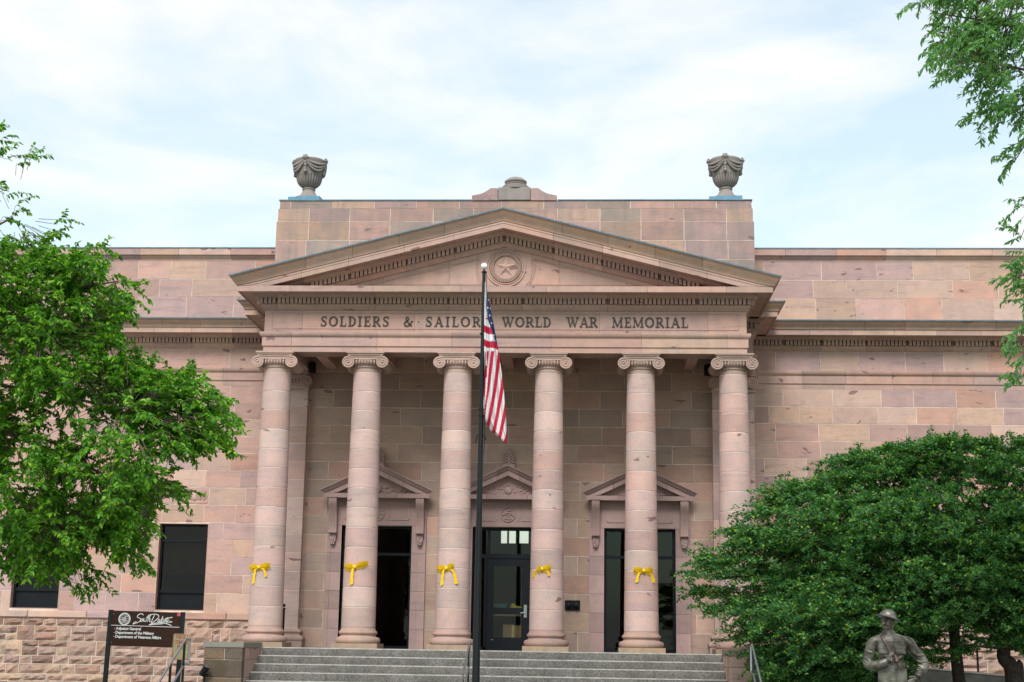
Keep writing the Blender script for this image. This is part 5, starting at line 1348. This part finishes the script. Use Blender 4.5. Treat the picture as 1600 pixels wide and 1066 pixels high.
def soldier():
    Yc = -11.4; org = Vector((6.13, Yc, TZ - .02))
    root = empty('soldier_statue', org); tag(root, 'grey green bronze statue of a soldier in a steel helmet', 'statue')
    ox, oz = 6.13, org.z
    def L(X, Z, y=0): return Vector((X - ox, y, Z - oz))       # world X, Z -> statue space
    b = MB()
    # torso: tunic from skirt hem to collar
    loft(b, [(L(6.14, -.55), .185, .135), (L(6.145, -.40), .19, .14), (L(6.145, -.28), .185, .14), (L(6.145, -.16), .17, .128), (L(6.145, -.07), .158, .118), (L(6.145, -.03), .154, .115), (L(6.145, .02), .165, .122), (L(6.15, .10), .195, .135), (L(6.15, .18), .215, .14, ), (L(6.15, .25), .225, .128), (L(6.145, .30), .205, .10), (L(6.135, .335), .135, .078), (L(6.125, .36), .075, .07), (L(6.12, .385), .066, .066), (L(6.115, .41), .06, .062)])
    # legs and boots
    for s in (-1, 1):
        x = 6.14 + s * .10
        loft(b, [(L(x, -.50), .095, .10), (L(x + s * .01, -.68), .085, .09), (L(x + s * .015, -.82), .062, .068), (L(x + s * .015, -.93), .06, .07, ), (L(x + s * .015, -1.06), .048, .052), (L(x + s * .015, -1.12), .05, .055), (L(x + s * .015, -1.17), .055, .06)], 14)
        loft(b, [(L(x + s * .015, -1.185, .06), .045, .04), (L(x + s * .02, -1.16, 0), .052, .10), (L(x + s * .02, -1.12, 0), .05, .06)], 12)
        b.ball(L(x + s * .03, -1.15, -.08), (.05, .12, .04), 12, 8)
    # sleeves
    def arm(pts, rs):
        P = smoothpath(pts, 5); m = len(P); R_ = np.interp(np.linspace(0, 1, m), np.linspace(0, 1, len(rs)), rs); b.tube(P, list(R_), 14)
    arm([L(5.985, .255), L(5.905, .215), L(5.86, .10, .01), L(5.825, -.04, .0), L(5.83, -.085, -.05)], [.066, .080, .074, .068, .062])
    arm([L(5.83, -.08, -.02), L(5.88, -.085, -.11), L(5.97, -.06, -.17), L(6.045, -.03, -.19)], [.062, .068, .060, .048])
    arm([L(6.31, .26), L(6.395, .225), L(6.47, .12, .03), L(6.56, .03, .06), L(6.605, -.03, .05)], [.068, .082, .076, .068, .06])
    arm([L(6.60, -.01, .06), L(6.595, -.08, .02), L(6.53, -.17, -.05), L(6.47, -.235, -.10)], [.06, .066, .058, .048])
    # sleeve folds
    for pts in ([(5.775, .03, -.03), (5.80, .0, -.065), (5.85, -.02, -.085)], [(5.775, -.02, -.04), (5.80, -.045, -.08), (5.86, -.05, -.115)], [(5.80, .12, -.03), (5.835, .09, -.06), (5.885, .09, -.06)],
                [(6.50, -.01, -.005), (6.56, -.03, -.03), (6.64, -.02, .0)], [(6.50, -.07, -.03), (6.57, -.085, -.05), (6.65, -.06, -.01)], [(6.44, .10, -.04), (6.50, .06, -.03), (6.59, .07, .0)], [(6.47, -.13, -.08), (6.53, -.14, -.095), (6.60, -.11, -.05)],
                [(5.93, -.02, -.18), (5.95, -.06, -.225), (5.94, -.11, -.2)], [(6.04, .05, -.11), (6.10, .01, -.13), (6.15, .0, -.125)], [(6.29, .06, -.09), (6.24, .02, -.115), (6.18, .0, -.12)]):
        b.tube(smoothpath([L(x, z, y) for x, z, y in pts], 4), .014, 6)
    # left-hand side hand round the binoculars, other hand on the hip
    def finger(pts, r): b.tube(smoothpath(pts, 3), r, 8); b.ball(pts[-1], r, 8, 6)
    b.ball(L(6.065, -.005, -.205), (.036, .026, .046), 10, 8)
    for i in range(4):
        z = .045 - i * .020
        finger([L(6.05, z, -.222), L(6.075, z + .006, -.245), L(6.10, z + .003, -.24), L(6.112, z - .002, -.222)], .0105)
    finger([L(6.05, .02, -.20), L(6.065, .055, -.212), L(6.095, .072, -.222)], .0115)
    b.ball(L(6.445, -.262, -.115), (.042, .028, .036), 10, 8)
    for i in range(4): finger([L(6.43 - .004 * i, -.252 - .017 * i, -.13), L(6.38 - .004 * i, -.262 - .019 * i, -.14), L(6.335 + .004 * i, -.285 - .016 * i, -.135)], .0105)
    finger([L(6.445, -.235, -.09), L(6.41, -.225, -.07), L(6.375, -.235, -.06)], .0115)
    # head, turned to the viewer's left
    hc = L(6.118, .50); Rz = Matrix.Rotation(R(-42), 3, 'Z'); T_ = lambda x, y, z: hc + Rz @ Vector((x, y, z))
    loft(b, [(T_(0, .012, -.112), .05, .06, Rz), (T_(0, -.002, -.085), .066, .078, Rz), (T_(0, -.002, -.05), .074, .088, Rz), (T_(0, .004, 0), .081, .096, Rz), (T_(0, .01, .05), .082, .098, Rz), (T_(0, .014, .09), .068, .086, Rz), (T_(0, .016, .12), .045, .06, Rz)], 20)
    loft(b, [(T_(0, .02, -.16), .055, .058, Rz), (T_(0, .018, -.08), .052, .058, Rz)], 14)
    b.tube([T_(0, -.088, .022), T_(0, -.103, -.005), T_(0, -.113, -.026), T_(0, -.095, -.036)], [.012, .015, .021, .012], 8)      # nose
    b.ball(T_(0, -.066, -.09), (.030, .022, .018), 8, 6)                                   # chin
    b.ball(T_(-.034, -.086, .034), (.030, .018, .011), 8, 6); b.ball(T_(.034, -.086, .034), (.030, .018, .011), 8, 6)   # brows
    b.ball(T_(-.04, -.068, -.03), (.018, .018, .016), 8, 6); b.ball(T_(.04, -.068, -.03), (.018, .018, .016), 8, 6)
    b.ball(T_(0, -.092, -.056), (.027, .014, .008), 8, 6); b.ball(T_(0, -.089, -.074), (.023, .014, .008), 8, 6)
    for s in (-1, 1): b.ball(T_(s * .077, .012, -.005), (.012, .02, .034), 8, 6)
    remesh(b, 'body', .0065, 1, 'bronze', root)
    for s in (-1, 1): MB().ball(T_(s * .032, -.079, .008), (.012, .010, .007), 8, 6).build('eye', 'bronze', root, 60)
    # collar, shoulder straps, pockets, belt
    cl = MB(); loft(cl, [(L(6.13, .325), .108, .088), (L(6.125, .36), .092, .082), (L(6.12, .392), .082, .080), (L(6.12, .394), .070, .068), (L(6.125, .34), .075, .07)], 24); cl.build('collar', 'bronze', root, 50)
    for s in (-1, 1):
        st_ = MB(); st_.add([L(6.135 + s * .095, .337, -.03), L(6.135 + s * .095, .337, .03), L(6.145 + s * .24, .285, .03), L(6.145 + s * .24, .285, -.03), L(6.135 + s * .095, .352, -.03), L(6.135 + s * .095, .352, .03), L(6.145 + s * .24, .302, .03), L(6.145 + s * .24, .302, -.03)], [(0, 1, 2, 3), (4, 7, 6, 5), (0, 4, 5, 1), (1, 5, 6, 2), (2, 6, 7, 3), (3, 7, 4, 0)])
        st_.build('shoulder_strap', 'bronze', root)
        x = 6.15 + s * .105
        def fy(X, Z): return -.138 * math.sqrt(max(.05, 1 - ((X - 6.15) / .225) ** 2)) - .004
        def patch(x0, x1, z0, z1, th, nm):
            n = 6; v = []
            for zz, k in ((z0, 0), (z1, 0)):
                for i in range(n + 1): X = x0 + (x1 - x0) * i / n; v.append(L(X, zz, fy(X, zz) - th)); 
                for i in range(n + 1): X = x0 + (x1 - x0) * i / n; v.append(L(X, zz, fy(X, zz) + .03))
            m = n + 1; f = []
            for i in range(n):
                f += [(i, i + 1, 2 * m + i + 1, 2 * m + i), (i, m + i, m + i + 1, i + 1), (2 * m + i, 2 * m + i + 1, 3 * m + i + 1, 3 * m + i)]
            f += [(0, 2 * m, 3 * m, m), (n, m + n, 3 * m + n, 2 * m + n)]
            MB().add(v, f).build(nm, 'bronze', root)
        patch(x - .075, x + .075, .08, .185, .006, 'breast_pocket'); patch(x - .08, x + .08, .148, .19, .016, 'pocket_flap')
        patch(x - .085 + s * .01, x + .07 + s * .01, -.33, -.12, .004, 'skirt_pocket')
    bt = MB(); loft(bt, [(L(6.145, -.052), .165, .128), (L(6.145, -.010), .163, .126), (L(6.145, -.009), .15, .11), (L(6.145, -.053), .15, .11)], 28); bt.build('belt', 'bronze_dark', root, 40)
    MB().box(*sum([[a - ox, b_ - ox] for a, b_ in ((6.12, 6.155),)], []), -.137, -.12, -.056 - oz, -.006 - oz).build('buckle', 'bronze', root)
    pch = MB(); p = L(6.255, -.10, -.105); pch.box(p.x - .042, p.x + .042, p.y - .03, p.y + .02, p.z - .05, p.z + .055).box(p.x - .046, p.x + .046, p.y - .036, p.y + .02, p.z + .02, p.z + .06); pch.build('belt_pouch', 'bronze', root)
    hol = MB(); limb(hol, [L(6.01, -.06, -.07), L(5.985, -.18, -.05), L(5.98, -.34, -.03)], .05, .03, 10); hol.build('holster', 'bronze_dark', root, 50)
    bn = MB()
    for s in (-1, 1):
        bn.tube([L(6.128 + s * .03, .055, -.205), L(6.135 + s * .034, .02, -.225), L(6.14 + s * .036, -.03, -.24)], [.020, .026, .033], 14)
    bn.tube([L(6.10, .015, -.215), L(6.17, .015, -.215)], .012, 8); bn.build('binoculars', 'bronze_dark', root, 50)
    sp = MB(); pts = smoothpath([L(6.01, .345, .02), L(6.005, .335, -.06), L(6.03, .27, -.135), L(6.075, .17, -.158), L(6.11, .09, -.165), L(6.125, .05, -.19)], 6)
    strip(sp, pts, (.9, .1, .45), .034, .012); strip(sp, [q + Vector((.022, -.002, .012)) for q in pts], (.9, .1, .45), .012, .010); sp.build('chest_strap', 'bronze_dark', root)
    # dished steel helmet, tipped
    hm = MB(); hm.lathe([(.100, -.020), (.158, -.026), (.162, -.019), (.116, .004), (.108, .018), (.104, .035), (.092, .062), (.068, .084), (.035, .097), (.004, .100)], n=36)
    o = hm.build('helmet', 'bronze', root, 50); o.matrix_local = Matrix.Translation(hc + Vector((.012, 0, .078))) @ Matrix.Rotation(R(13), 4, 'Y') @ Matrix.Rotation(R(-42), 4, 'Z') @ Matrix.Rotation(R(-4), 4, 'X') @ Matrix.Diagonal((1.02, 1.1, 1.0, 1))
    # plinth
    MB().box(-.42, .42, -.36, .36, GZ - org.z, -.03).box(-.34, .34, -.29, .29, -.03, 0.0).build('pedestal', 'granite', root)
soldier()
